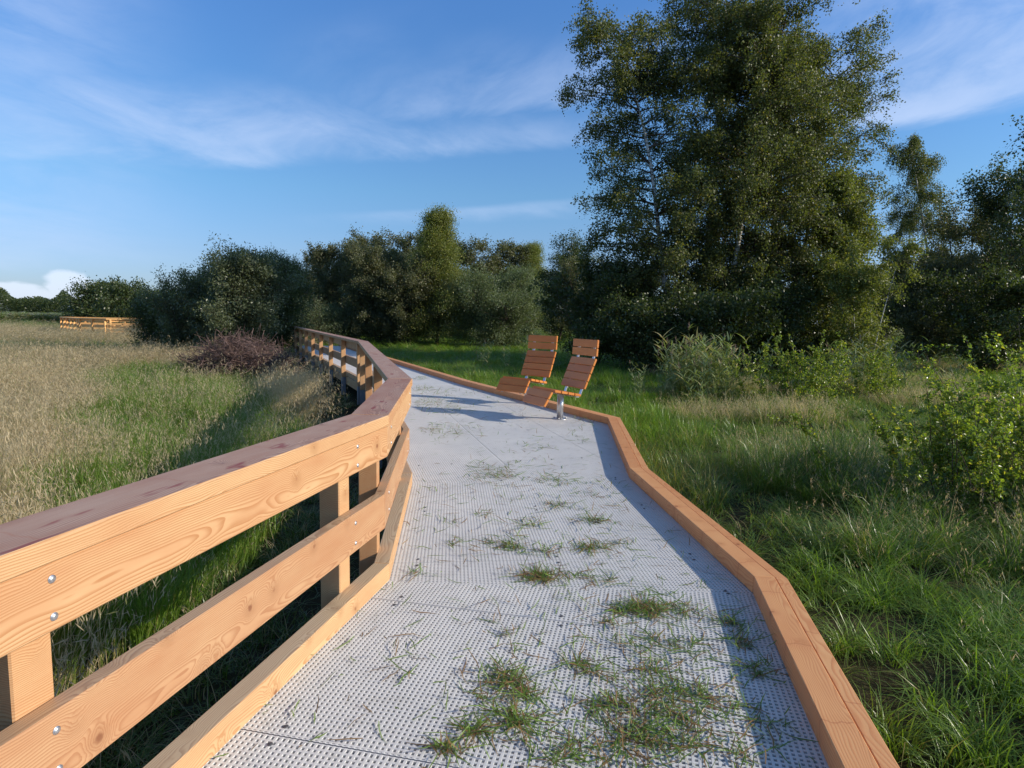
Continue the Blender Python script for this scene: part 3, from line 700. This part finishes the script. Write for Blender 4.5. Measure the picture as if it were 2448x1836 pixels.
for nm, lab, x, Y, yt, spr, lm, bkm, seed, nl, st_, so, lf in MID:
    loc, H = place(x, Y, yt)
    round_ = nm in ('pointed_birch', 'grey_willow', 'small_willow')
    o = vegetation(nm, lab, "bush" if 'willow' in nm else "tree", loc, H, spr, seed, lf, lm, bkm, nl, stems=st_, stem_out=so, n1=220 if round_ else 125, n2=9, trunk_r=.05 if 'willow' in nm else .08, tmin=.0 if round_ else .03,
                   l2=.17 if 'willow' in nm else .12, profile=(lambda t: (1.02-t)**1.6*(.6+.4*np.minimum(1, t/.2))) if nm == 'pointed_birch' else oprof, droop1=.1, droop2=.25, asp=.4 if 'willow' in nm else .65, jit=(1.4 if seed == 42 else 1.8) if round_ else 1.1, e0=(.1, 1.1) if 'willow' in nm else (-.25, .8), fit=True)
    protos[seed] = o; HH[seed] = H
# background trees: copies with own places
BACK = [
    (45, 790, 62, 605, "background tree top above the thicket, leftmost behind the railing"), (44, 935, 66, 556, "highest background crown behind the brown thicket"),
    (45, 870, 60, 600, "background tree between two higher crowns"), (41, 1010, 60, 600, "dark background tree right behind the pointed birch"),
    (44, 1170, 64, 572, "background tree with rounded top right of the pointed birch"), (42, 1265, 66, 582, "slim yellowish background birch before the dark oak"),
    (41, 1215, 60, 640, "low dark background tree behind the grey willow"), (41, 1100, 58, 640, "dark background tree filling the gap right of the pointed birch"),
    (46, 740, 52, 650, "dark background tree beyond the far end of the railing"), (46, 690, 47, 640, "dark background tree behind the big willow, right side"),
    (44, 600, 55, 640, "background tree behind the big willow, middle"), (46, 500, 50, 660, "background tree behind the big willow, left side"),
    (46, 1400, 50, 620, "background tree behind the birch clump, left side"), (44, 1500, 56, 640, "background tree behind the birch clump, second from the left"),
    (46, 2100, 50, 640, "background tree behind the birch clump, right side"), (44, 2280, 52, 600, "background tree behind the drooping birch"),
    (41, 2440, 50, 560, "background tree at the far right edge"), (52, 400, 90, 690, "distant rounded oak partly hidden by the willow"),
]
for i, (src, x, Y, yt, lab) in enumerate(BACK):
    loc, H = place(x, Y, yt); s = protos[src]; zs = HH[src]
    dup(s, loc, 1.3*i+.4, H/zs, lab, "background trees", sxy=H/zs*1.1)
# right-hand undergrowth just outside the picture that throws shade across the verge
loc, H = place(1400, 34, 700); 
dup(protos[43], (8.4, 1.6, -.35), 1.0, .28, "willow bush standing just outside the right edge", "bushes beside the right edge")
dup(protos[47], (5.7, .9, -.35), 2.0, .40, "small willow just outside the lower right corner", "bushes beside the right edge")
# distant wood on the left horizon
r = np.random.default_rng(90); tw = []; 
n = 60000; xx = r.uniform(-215, -128, n); yy = r.uniform(205, 240, n); ta = xx/yy*220; top = 3.2+5.5*vnoise(ta, ta*0+3, 13, 91)+3.6*vnoise(ta, ta*0, 4.5, 92)+1.5*vnoise(ta, yy, 1.3, 93); zz = -.5+top*r.random(n)**.6
V, F, a = leaf_quads(np.stack([xx, yy, zz], 1), .5, .8, r)
wd = bpy.data.objects.new("distant_wood", np_mesh("distant_wood", V, F, L_OAK, attr=a)); COL.objects.link(wd); tag(wd, "distant dark wood along the left horizon", "woodland", kind='stuff')

# --- near birch sapling at the right
def sapling(name, label, loc, H, W_, seed, stems, nl, leaf):
    r = np.random.default_rng(seed); root = empty(name, loc); tag(root, label, "bush")
    st = np.stack([r.normal(size=stems)*W_*.35, r.normal(size=stems)*W_*.3, np.full(stems, -.1)], 1)
    sd = np.stack([st[:, 0]*.45, st[:, 1]*.45, np.ones(stems)], 1)+r.normal(size=(stems, 3))*.12; sl = H*r.uniform(.6, 1.08, stems)
    SP = grow(r, st, sd, sl, 8, np.full(stems, 0.), .07); V, F = tubes(SP, np.full((stems, 8), .006)*np.linspace(1, .3, 8), 5)
    m2 = stems*9; si = r.integers(0, stems, m2); p0, pd = lerp_path(SP, si, r.uniform(.15, .98, m2)); TP = grow(r, p0, unit(pd+r.normal(size=(m2, 3))*.7), r.uniform(.12, .45, m2)*H/1.6, 5, np.full(m2, .2), .1)
    V2, F2 = tubes(TP, np.full((m2, 5), .0022), 3)
    o = bpy.data.objects.new("stems", np_mesh("stems", np.concatenate([V, V2]), np.concatenate([F, F2+len(V)]), B_TWIG, smooth=True)); COL.objects.link(o); o.parent = root
    ti = r.integers(0, m2, nl); p, dd = lerp_path(TP, ti, r.random(nl)); nrm = unit(r.normal(size=(nl, 3))+np.array([.3, -.2, .9])); a = unit(np.cross(nrm, r.normal(size=(nl, 3)))); b = np.cross(nrm, a)
    s = (leaf*r.uniform(.55, 1.2, nl))[:, None]; c = p+a*s*.6+r.normal(size=(nl, 3))*.012; f = nrm*s*.12
    pts = [c-a*s*.5, c-a*s*.22+b*s*.34+f, c+a*s*.12+b*s*.27+f, c+a*s*.55-f*.8, c+a*s*.12-b*s*.27+f, c-a*s*.22-b*s*.34+f]
    V = np.stack(pts, 1).reshape(-1, 3); k = np.arange(nl)*6
    F = np.concatenate([np.stack([k, k+1, k+2, k+3], 1), np.stack([k, k+3, k+4, k+5], 1)])
    o = bpy.data.objects.new("foliage", np_mesh("foliage", V, F, L_SAP, attr=np.repeat(r.random(nl), 6))); COL.objects.link(o); o.parent = root
    return root
sapling("birch_sapling", "bright green birch sapling close by at the right edge, above the long grass", (5.2, 6.2, -.33), 1.52, 1.45, 61, 52, 20000, .042)
sapling("birch_sapling", "taller young birch shoots cut off by the right edge", (6.5, 6.9, -.33), 2.1, 1.2, 62, 26, 9000, .045)
sapling("leafy_shrub", "grey-green leafy shrub among the reeds in front of the birches", (6.95, 15.2, -.35), 1.72, 1.25, 63, 34, 9000, .055)
sapling("leafy_shrub", "smaller grey-green shrub right of the reeds", (9.7, 16.2, -.35), 1.25, .9, 64, 18, 4200, .05)

# --- brush pile
r = np.random.default_rng(70); N = 900; c = np.stack([r.uniform(-10.9, -7.6, N), r.uniform(19.9, 21.7, N), np.zeros(N)], 1)
hgt = 1.15*np.exp(-((c[:, 0]+9.1)/1.25)**2)+.25; c[:, 2] = -.5+hgt*r.random(N)*.95
dr = unit(np.stack([r.normal(size=N), r.normal(size=N)*.5, r.normal(size=N)*.35+.1], 1)); BPth = grow(r, c-dr*.7, dr, r.uniform(.6, 1.5, N), 6, np.full(N, .35), .13)
V, F = tubes(BPth, (r.uniform(.005, .013, N))[:, None]*np.linspace(1, .3, 6), 4)
tj = r.integers(0, N, N*6); p0, pd = lerp_path(BPth, tj, r.random(N*6)); TP = grow(r, p0, unit(pd+r.normal(size=(N*6, 3))*.6), r.uniform(.2, .6, N*6), 4, np.full(N*6, .1), .12)
V2, F2 = tubes(TP, np.full((N*6, 4), .006), 3)
o = bpy.data.objects.new("brush_pile", np_mesh("brush_pile", np.concatenate([V, V2]), np.concatenate([F, F2+len(V)]), B_BRUSH, smooth=True)); COL.objects.link(o)
tag(o, "heap of cut purplish-brown brushwood in front of the big willow", "brush pile")

# ------------------------------------------------------------------ grass
def blades(n, h, hv, w, rad, bend, r, K=4, bendv=.5, wind=False):
    """tuft of n curved tapering blades"""
    a = r.uniform(0, 2*np.pi, n); rr = rad*np.sqrt(r.random(n)); base = np.stack([np.cos(a)*rr, np.sin(a)*rr, np.zeros(n)-.03], 1)
    a2 = r.normal(size=n)*.75 if wind else a+r.normal(size=n)*.9; o_ = np.stack([np.cos(a2), np.sin(a2), np.zeros(n)], 1); hh = h*(1+hv*r.normal(size=n)).clip(.3, 1.7); bd = bend*r.uniform(1-bendv, 1+bendv, n)
    side = np.stack([-np.sin(a2+r.normal(size=n)*.7), np.cos(a2), np.zeros(n)], 1); side = unit(side)
    tt = np.linspace(0, 1, K); V = []; 
    th = bd[:, None]*tt[None]**1.4*1.5; dz = np.cos(th); dx = np.sin(th); z = np.cumsum(dz, 1)/K; x = np.cumsum(dx, 1)/K; z -= z[:, :1]; x -= x[:, :1]
    P_ = base[:, None]+hh[:, None, None]*(z[..., None]*np.array([0, 0, 1.])+x[..., None]*o_[:, None])
    wd = w*(1-tt**1.6*.92)*.5
    L_ = P_-side[:, None]*wd[None, :, None]; R_ = P_+side[:, None]*wd[None, :, None]
    V = np.stack([L_, R_], 2).reshape(-1, 3); k = (np.arange(n)*2*K)[:, None]+np.arange(K-1)[None]*2; k = k.ravel()
    F = np.stack([k, k+1, k+3, k+2], 1); return V, F, np.repeat(r.random(n), 2*K), P_[:, -1], o_
def tuft(name, specs, seed, seedhead=None, wind=False):
    r = np.random.default_rng(seed); vs, fs, at, mi, n0 = [], [], [], [], 0; mats = []
    for (n, h, hv, w, rad, bend, m_) in specs:
        V, F, a, tips, o_ = blades(n, h, hv, w, rad, bend, r, wind=wind); vs.append(V); fs.append(F+n0); at.append(a); n0 += len(V)
        if m_ not in mats: mats.append(m_)
        mi.append(np.full(len(F), mats.index(m_)))
        if seedhead and m_ in (G_TAN, G_REED, G_MIX) and seedhead[0] == specs.index((n, h, hv, w, rad, bend, m_)):
            _, k, ln, wd_, m2 = seedhead; T = np.repeat(tips, k, 0); O = np.repeat(o_, k, 0); q = r.random(len(T))[:, None]
            c = T-np.array([0, 0, 1])*ln*q+O*.1*ln*(1-q)+r.normal(size=T.shape)*wd_*np.array([1, 1, .4])*(.35+q)
            V, F, a = leaf_quads(c, ln*.30, .10, r, 0, 4.0); vs.append(V); fs.append(F+n0); at.append(a); n0 += len(V)
            if m2 not in mats: mats.append(m2)
            mi.append(np.full(len(F), mats.index(m2)))
    me = np_mesh(name, np.concatenate(vs), np.concatenate(fs), mats, attr=np.concatenate(at), midx=np.concatenate(mi), smooth=True); return bpy.data.objects.new(name, me)
def scatter(name, label, cat, protos_, pts, idx, scl, r, tilt=.12, windy=False):
    col = bpy.data.collections.new(name+"_tufts")
    zr = r.uniform(0, 6.283, len(pts)); zr = np.where(windy, r.normal(size=len(pts))*.5-.25, zr)
    for i, p in enumerate(protos_): p.name = "%s_tuft_%02d" % (name, i); col.objects.link(p)
    n = len(pts); me = bpy.data.meshes.new(name); me.vertices.add(n); me.vertices.foreach_set('co', pts.astype(np.float32).ravel())
    a = me.attributes.new('idx', 'INT', 'POINT'); a.data.foreach_set('value', idx.astype(np.int32))
    a = me.attributes.new('rot', 'FLOAT_VECTOR', 'POINT'); a.data.foreach_set('vector', np.stack([r.normal(size=n)*tilt, r.normal(size=n)*tilt, zr], 1).astype(np.float32).ravel())
    a = me.attributes.new('scl', 'FLOAT_VECTOR', 'POINT'); a.data.foreach_set('vector', scl.astype(np.float32).ravel())
    o = bpy.data.objects.new(name, me); COL.objects.link(o)
    ng = bpy.data.node_groups.new(name, 'GeometryNodeTree'); ng.interface.new_socket('Geometry', in_out='INPUT', socket_type='NodeSocketGeometry'); ng.interface.new_socket('Geometry', in_out='OUTPUT', socket_type='NodeSocketGeometry')
    gi = ng.nodes.new('NodeGroupInput'); gout = ng.nodes.new('NodeGroupOutput'); ip = ng.nodes.new('GeometryNodeInstanceOnPoints'); ci = ng.nodes.new('GeometryNodeCollectionInfo')
    ci.inputs[0].default_value = col; ci.inputs['Separate Children'].default_value = True; ci.inputs['Reset Children'].default_value = True; ip.inputs['Pick Instance'].default_value = True
    def na(nm_, ty):
        q = ng.nodes.new('GeometryNodeInputNamedAttribute'); q.data_type = ty; q.inputs['Name'].default_value = nm_; return q.outputs[0]
    ng.links.new(gi.outputs[0], ip.inputs['Points']); ng.links.new(ci.outputs[0], ip.inputs['Instance'])
    ng.links.new(na('idx', 'INT'), ip.inputs['Instance Index']); ng.links.new(na('rot', 'FLOAT_VECTOR'), ip.inputs['Rotation']); ng.links.new(na('scl', 'FLOAT_VECTOR'), ip.inputs['Scale'])
    ng.links.new(ip.outputs[0], gout.inputs[0]); md = o.modifiers.new('scatter', 'NODES'); md.node_group = ng
    tag(o, label, cat, kind='stuff'); return o
def dist_poly(x, y, poly):
    best = np.full(x.shape, 1e9)
    for i in range(len(poly)-1):
        a, b = poly[i], poly[i+1]; u = b-a; L = np.linalg.norm(u); u = u/L; t_ = np.clip((x-a[0])*u[0]+(y-a[1])*u[1], 0, L); best = np.minimum(best, np.hypot(x-a[0]-u[0]*t_, y-a[1]-u[1]*t_))
    return best
deckpoly = LP+RP[::-1]
def inpoly(x, y, poly):
    s = np.zeros(x.shape, bool); j = len(poly)-1
    for i in range(len(poly)):
        c_ = ((poly[i][1] > y) != (poly[j][1] > y)) & (x < (poly[j][0]-poly[i][0])*(y-poly[i][1])/(poly[j][1]-poly[i][1]+1e-12)+poly[i][0]); s ^= c_; j = i
    return s
rg = np.random.default_rng(5); P_all, D_all = [], []
for y0, y1, dens, ws in ((.2, 5, 42, 1.0), (5, 10, 32, 1.05), (10, 18, 15, 1.3), (18, 32, 6, 1.9), (32, 70, 1.7, 3.2), (70, 200, .22, 7.)):
    w = y1*.95+1.5; n = int(2*w*(y1-y0)*dens); x = rg.uniform(-w, w, n); y = rg.uniform(y0, y1, n); z = gz(x, y)
    k = inview(np.stack([x, y, z+.4], 1), 480); P_all.append(np.stack([x, y, z], 1)[k]); D_all.append(np.full(k.sum(), ws))
P_all = np.concatenate(P_all); D_all = np.concatenate(D_all); x, y = P_all[:, 0], P_all[:, 1]
tz = vnoise(x, y, .55, 41)
inside = inpoly(x, y, deckpoly); dl = dist_poly(x, y, LP); drr = dist_poly(x, y, RP); side = seg_side(x, y); left = side < 0
near = np.minimum(dl, drr)
ok = ~(inside | ((near < .26) & ~((x < -3) & (y > 16)) ) | (near < .24))
ok &= ~((y > 105) & (x > -60))
nz1 = vnoise(x, y, 2.2, 11); nz2 = vnoise(x, y, .8, 12)
lane = dist_poly(x, y, [np.array([-2.3, 5.2]), np.array([-5.0, 10.2]), np.array([-11.5, 20])])
gl = (lane < 1.0+1.5*(nz1-.3)+.06*y) | ((y > 27+4*nz1) & (y < 36+3*nz2))
# left meadow kinds: 0 tan seed grass, 1 tan+green mix, 2 green, 3 short green
kindL = np.where(gl, 2, np.where(nz1+.5*nz2 > .95, 1, 0)); kindL = np.where(rg.random(len(x)) < .16, 1, kindL)
kindL = np.where(dl < 1.15+.5*nz1, 3, kindL)
kindL = np.where((y > 62), np.where(nz1 > .5, 1, 2), kindL)
# right verge kinds: 4 lush arching, 5 dark trampled, 6 long wiry, 7 dry, 8 lawn, 1 mix
kindR = np.where(nz1 > .55, 4, 5); kindR = np.where((x > 2.9) & (y < 9) & (nz2 > .35), 6, kindR)
kindR = np.where((y > 9.5) & (y < 17) & (x > 3.2) & (nz1 > .55), 7, kindR); kindR = np.where((y > 10.5) & (x < 3.5), 8, kindR); kindR = np.where((y > 17) & (x >= 3.5), np.where(nz1 > .35, 8, 7), kindR)
kindR = np.where((y > 34), 8, kindR)
bare = (~left) & (y < 9.5) & (((drr < .95) & (nz2+.25*nz1 < .62)) | (np.hypot((x-2.3)/.6, (y-2.7)/1.6) < 1))
kind = np.where(left, kindL, kindR); ok &= ~(bare & (rg.random(len(x)) < .42)); ok &= ~((~left) & (y < 11) & (tz < .42) & (rg.random(len(x)) < .5)); ok &= ~((dl < .9) & left & (rg.random(len(x)) < .5))
TU = []
def addt(*a, **k): TU.append(tuft("tuft", *a, **k)); return len(TU)-1
idsets = {}
idsets[0] = [addt([(40, .95, .20, .0036, .13, .70, G_TAN), (26, .50, .25, .006, .12, .7, G_TAN), (10, .45, .2, .006, .12, .5, G_MIX)], 100+i, seedhead=(0, 4, .24, .010, G_TAN), wind=True) for i in range(6)]
idsets[1] = [addt([(12, .92, .15, .0036, .11, .5, G_TAN), (34, .52, .22, .0065, .12, .6, G_MIX)], 110+i, seedhead=(0, 5, .20, .010, G_TAN), wind=True) for i in range(4)]
idsets[2] = [addt([(48, .58, .2, .0075, .12, .55, G_GRN), (5, .75, .12, .0036, .1, .5, G_MIX)], 120+i, seedhead=(1, 8, .14, .012, G_TAN)) for i in range(4)]
idsets[3] = [addt([(46, .30, .3, .0065, .12, .9, G_DRK), (6, .40, .2, .005, .1, .7, G_TAN)], 130+i) for i in range(3)]
idsets[4] = [addt([(70, .42, .25, .0065, .09, 1.25, G_GRN)], 140+i) for i in range(4)]
idsets[5] = [addt([(36, .34, .35, .0065, .13, 1.4, G_DRK), (26, .34, .35, .006, .12, 1.1, G_GRN), (7, .42, .25, .004, .12, 1.0, G_MIX)], 150+i) for i in range(4)]
idsets[6] = [addt([(32, .62, .25, .0065, .10, .95, G_DRK), (26, .58, .25, .006, .1, .9, G_GRN), (4, .85, .1, .003, .08, .9, G_TAN)], 160+i, seedhead=(2, 8, .12, .008, G_TAN)) for i in range(4)]
idsets[7] = [addt([(15, .62, .2, .0045, .12, .7, G_TAN), (26, .46, .25, .0065, .12, .9, G_MIX), (20, .42, .25, .0065, .12, .9, G_GRN)], 170+i, seedhead=(0, 7, .13, .014, G_TAN)) for i in range(3)]
idsets[8] = [addt([(60, .36, .2, .0075, .13, .7, G_GRN)], 180+i) for i in range(3)]
sel = np.where(ok)[0]; kd = kind[sel]; idx = np.array([rg.choice(idsets[int(k)]) for k in kd])
ws = D_all[sel]; hs = rg.uniform(.72, 1.15, len(sel)); hs = hs*np.where(y[sel] > 60, 1.0, 1.0); hs *= np.where((~left[sel]) & (y[sel] < 9) & (kd != 6), .85, 1)
hs *= np.where((kd == 6) & (y[sel] < 3.2), .75, 1.0); hs *= np.where(kd == 3, np.where(dl[sel] < 1.2, .6, .85), 1.0); hs *= .72+.55*nz2[sel]; hs *= .78+.45*vnoise(x[sel], y[sel], 1.6, 31); hs *= np.where(left[sel], 1.0, .45+1.15*tz[sel]); hs *= np.where(left[sel] & (kd <= 1), 1.08+.22*np.exp(-((x[sel]+5.6)**2+(y[sel]-14.5)**2)/9), 1.0)
scl = np.stack([ws*rg.uniform(.85, 1.2, len(sel)), ws*rg.uniform(.85, 1.2, len(sel)), hs], 1)
names = [("seed_grass_meadow", "tall pale seed grass mixed with green on the left meadow", left[sel]), ("verge_grass", "lush green grass of the verge right of the boardwalk", ~left[sel])]
import copy as _c
for nm_, lb_, msk in names:
    used = sorted(set(idx[msk])); rem = {u_: i for i, u_ in enumerate(used)}
    pr = [bpy.data.objects.new("t", TU[u_].data) for u_ in used]
    scatter(nm_, lb_, "grass", pr, P_all[sel][msk], np.array([rem[i] for i in idx[msk]]), scl[msk], rg, windy=(kd[msk] <= 1))
# reeds
def reed(seed):
    r = np.random.default_rng(seed); vs, fs, at, mi, n0 = [], [], [], [], 0
    V, F, a, tips, o_ = blades(10, 1.75, .13, .007, .28, .22, r, K=6); vs.append(V); fs.append(F); at.append(a); n0 = len(V); mi.append(np.zeros(len(F), int))
    V0 = V.reshape(10, 6, 2, 3).mean(2)
    for k in range(1, 6):
        for rep in range(2 if k % 2 else 1):
            b = V0[:, k]; n = 10; a2 = r.uniform(0, 6.28, n); o2 = np.stack([np.cos(a2), np.sin(a2), np.zeros(n)], 1)
            TP = grow(r, b, o2+np.array([0, 0, 1.5]), r.uniform(.25, .5, n), 5, np.full(n, .9), .03); s = unit(np.cross(TP[:, -1]-TP[:, 0], np.array([0, 0, 1.])+r.normal(size=(n, 3))*.3)); wd = np.array([.008, .019, .016, .010, .001])
            V = np.stack([TP-s[:, None]*wd[None, :, None], TP+s[:, None]*wd[None, :, None]], 2).reshape(-1, 3); q = ((np.arange(n)*10)[:, None]+np.arange(4)[None]*2).ravel()
            vs.append(V); fs.append(np.stack([q, q+1, q+3, q+2], 1)+n0); n0 += len(V); at.append(np.repeat(r.random(n), 10)); mi.append(np.zeros(4*n, int))
    T = np.repeat(tips[:2], 60, 0); qz = r.random(len(T))[:, None]; c = T+np.array([0, 0, 1.])*.22*qz+r.normal(size=T.shape)*.022*(1.15-qz)
    V, F, a = leaf_quads(c, .05, .2, r, 0, 1.0); vs.append(V); fs.append(F+n0); at.append(a); mi.append(np.ones(len(F), int))
    return bpy.data.objects.new("reed", np_mesh("reed", np.concatenate(vs), np.concatenate(fs), [G_REED, G_PLUME], attr=np.concatenate(at), midx=np.concatenate(mi)))
n = 46; xr = rg.normal(4.75, .62, n); yr = rg.normal(16.3, .7, n)
n2_ = 16; xr = np.concatenate([xr, rg.normal(9.6, 1.0, n2_), rg.uniform(6.5, 14, 12)]); yr = np.concatenate([yr, rg.normal(17.5, .8, n2_), rg.uniform(18, 20, 12)])
n3 = 14; xr = np.concatenate([xr, rg.uniform(-1.5, 3, n3)]); yr = np.concatenate([yr, rg.uniform(22.5, 25.5, n3)])
sc_ = rg.uniform(.38, .88, len(xr)); sc_ = np.where(np.abs(xr-4.9) < .5, sc_+.15, sc_)
scatter("reed_bed", "reeds with brownish plumes between the verge and the birches", "reeds", [reed(s) for s in (1, 2, 3)], np.stack([xr, yr, gz(xr, yr)], 1), rg.integers(0, 3, len(xr)), np.stack([sc_, sc_, sc_], 1), rg, .08)
n = 1500; xr = rg.uniform(-120, -45, n); yr = rg.uniform(100, 112, n); s_ = rg.uniform(.8, 1.05, n)
scatter("far_reed_belt", "belt of reeds across the far meadow before the distant wood", "reeds", [reed(s) for s in (4, 5)], np.stack([xr, yr, gz(xr, yr)], 1), rg.integers(0, 2, n), np.stack([s_*3, s_*3, s_*1.0], 1), rg, .05)

# ------------------------------------------------------------------ cut grass lying on the deck
def dk(x, y, z=.0):
    r_ = ray(x, y); t_ = (z-EYE)/r_[2]; return r_[0]*t_, r_[1]*t_
z2 = lambda a, b: (900+.4521*a, 1100+.4521*b)
CL = [(620, 85, 70, 60), (930, 105, 90, 150), (1180, 125, 150, 60), (740, 210, 30, 14), (970, 240, 60, 110), (1150, 190, 50, 40), (1160, 320, 60, 150), (560, 290, 40, 35), (405, 325, 35, 26), (800, 350, 90, 70), (400, 445, 28, 22),
      (690, 455, 75, 230), (900, 485, 45, 50), (1140, 465, 85, 250), (1300, 450, 60, 30), (210, 605, 45, 26), (305, 610, 12, 6), (870, 620, 75, 420), (1130, 625, 70, 60), (1230, 640, 40, 25), (1000, 740, 60, 30), (1330, 800, 70, 130), (1430, 790, 120, 420), (1600, 790, 130, 150), (1210, 860, 30, 30),
      (1880, 870, 60, 130), (1920, 960, 60, 110), (2000, 1110, 90, 140), (1460, 960, 90, 90), (1350, 990, 60, 40), (1650, 1000, 150, 110), (1070, 1080, 80, 110), (1150, 1120, 50, 50), (1450, 1110, 90, 90), (1550, 1230, 150, 170), (1700, 1240, 90, 110), (720, 1180, 70, 150), (640, 1130, 90, 110), (790, 1250, 60, 130), (560, 1260, 60, 40),
      (1250, 1310, 110, 170), (1450, 1350, 190, 230), (1650, 1400, 190, 150), (1350, 1480, 130, 230), (1600, 1500, 150, 160), (1900, 1300, 60, 40), (2040, 1380, 80, 70), (730, 1380, 70, 190), (520, 1430, 50, 130), (370, 1530, 45, 110), (800, 1480, 60, 50), (1050, 1530, 130, 90), (980, 1580, 60, 50), (1950, 1580, 90, 70), (640, 860, 15, 8), (690, 930, 30, 22), (760, 990, 60, 24), (860, 930, 20, 8),
      (200, 1040, 20, 8), (120, 1100, 60, 10), (1300, 1590, 200, 120), (900, 1400, 250, 60), (1500, 1200, 330, 160), (1200, 900, 400, 60)]
pts = []; rc = np.random.default_rng(8)
for a, b, rad, cnt in CL:
    X0, Y0 = dk(*z2(a, b)); Xr, _ = dk(*z2(a+rad, b)); rx = abs(Xr-X0)
    q = rc.normal(size=(int(cnt*.66), 2))*np.array([rx*.75, rx*.55])*rc.uniform(.3, 1.7, (int(cnt*.66), 1)); pts.append(np.array([X0, Y0])+q)
FC = [(1005, 905, 20, 60), (1010, 930, 20, 50), (1040, 940, 40, 90), (1005, 965, 30, 60), (1050, 968, 45, 150), (1090, 985, 40, 60), (1030, 1025, 28, 70), (1070, 1022, 30, 40), (1115, 1030, 40, 40), (1075, 1040, 30, 40), (1150, 1120, 30, 50), (1175, 1140, 40, 60), (1215, 1128, 30, 70), (1280, 1070, 40, 50), (1390, 1050, 18, 30), (1480, 965, 14, 30), (1440, 985, 30, 50), (1390, 1005, 30, 60), (1130, 940, 30, 25), (1310, 1130, 100, 60), (1370, 965, 30, 60)]
for a, b, rad, cnt in FC:
    X0, Y0 = dk(a, b); rx = rad*Y0/FPX; q = rc.normal(size=(cnt, 2))*np.array([rx*.6, rx*1.6]); pts.append(np.array([X0, Y0])+q)
pts.append(np.stack([rc.uniform(-1, 1.5, 500), rc.uniform(2, 15, 500)], 1)); pts.append(np.stack([rc.uniform(-1.2, 1.5, 700), rc.uniform(1.8, 6, 700)], 1))
pts = np.concatenate(pts); inn = inpoly(pts[:, 0], pts[:, 1], deckpoly) & (dist_poly(pts[:, 0], pts[:, 1], LP) > .03) & (dist_poly(pts[:, 0], pts[:, 1], RP) > .03); pts = pts[inn]
n = len(pts); a = rc.uniform(0, 6.283, n); up = np.where(rc.random(n) < .2, rc.uniform(.5, 1.4, n), rc.uniform(0, .16, n)); dr = np.stack([np.cos(a)*np.cos(up), np.sin(a)*np.cos(up), np.sin(up)], 1)
L_ = rc.uniform(.015, .14, n)*np.where(up > .4, .55, 1)*(1+.05*pts[:, 1]); st = np.stack([pts[:, 0], pts[:, 1], rc.uniform(.002, .016, n)], 1)
TP = grow(rc, st, dr, L_, 4, np.where(up > .4, .5, .1), .16); TP[..., 2] = np.maximum(TP[..., 2], .002); sd = unit(np.cross(TP[:, -1]-TP[:, 0], np.array([0, 0, 1.])+rc.normal(size=(n, 3))*.35)); wd = np.array([.0014, .0022, .0018, .0004])*1.05
wd = wd[None]*(1+.04*pts[:, 1:2]); V = np.stack([TP-sd[:, None]*wd[..., None], TP+sd[:, None]*wd[..., None]], 2).reshape(-1, 3); q = ((np.arange(n)*8)[:, None]+np.arange(3)[None]*2).ravel()
o = bpy.data.objects.new("grass_clippings", np_mesh("grass_clippings", V, np.stack([q, q+1, q+3, q+2], 1), G_CLIP, attr=np.repeat(rc.random(n), 8))); COL.objects.link(o)
tag(o, "loose cut grass scattered over the white boardwalk", "grass clippings", kind='stuff')
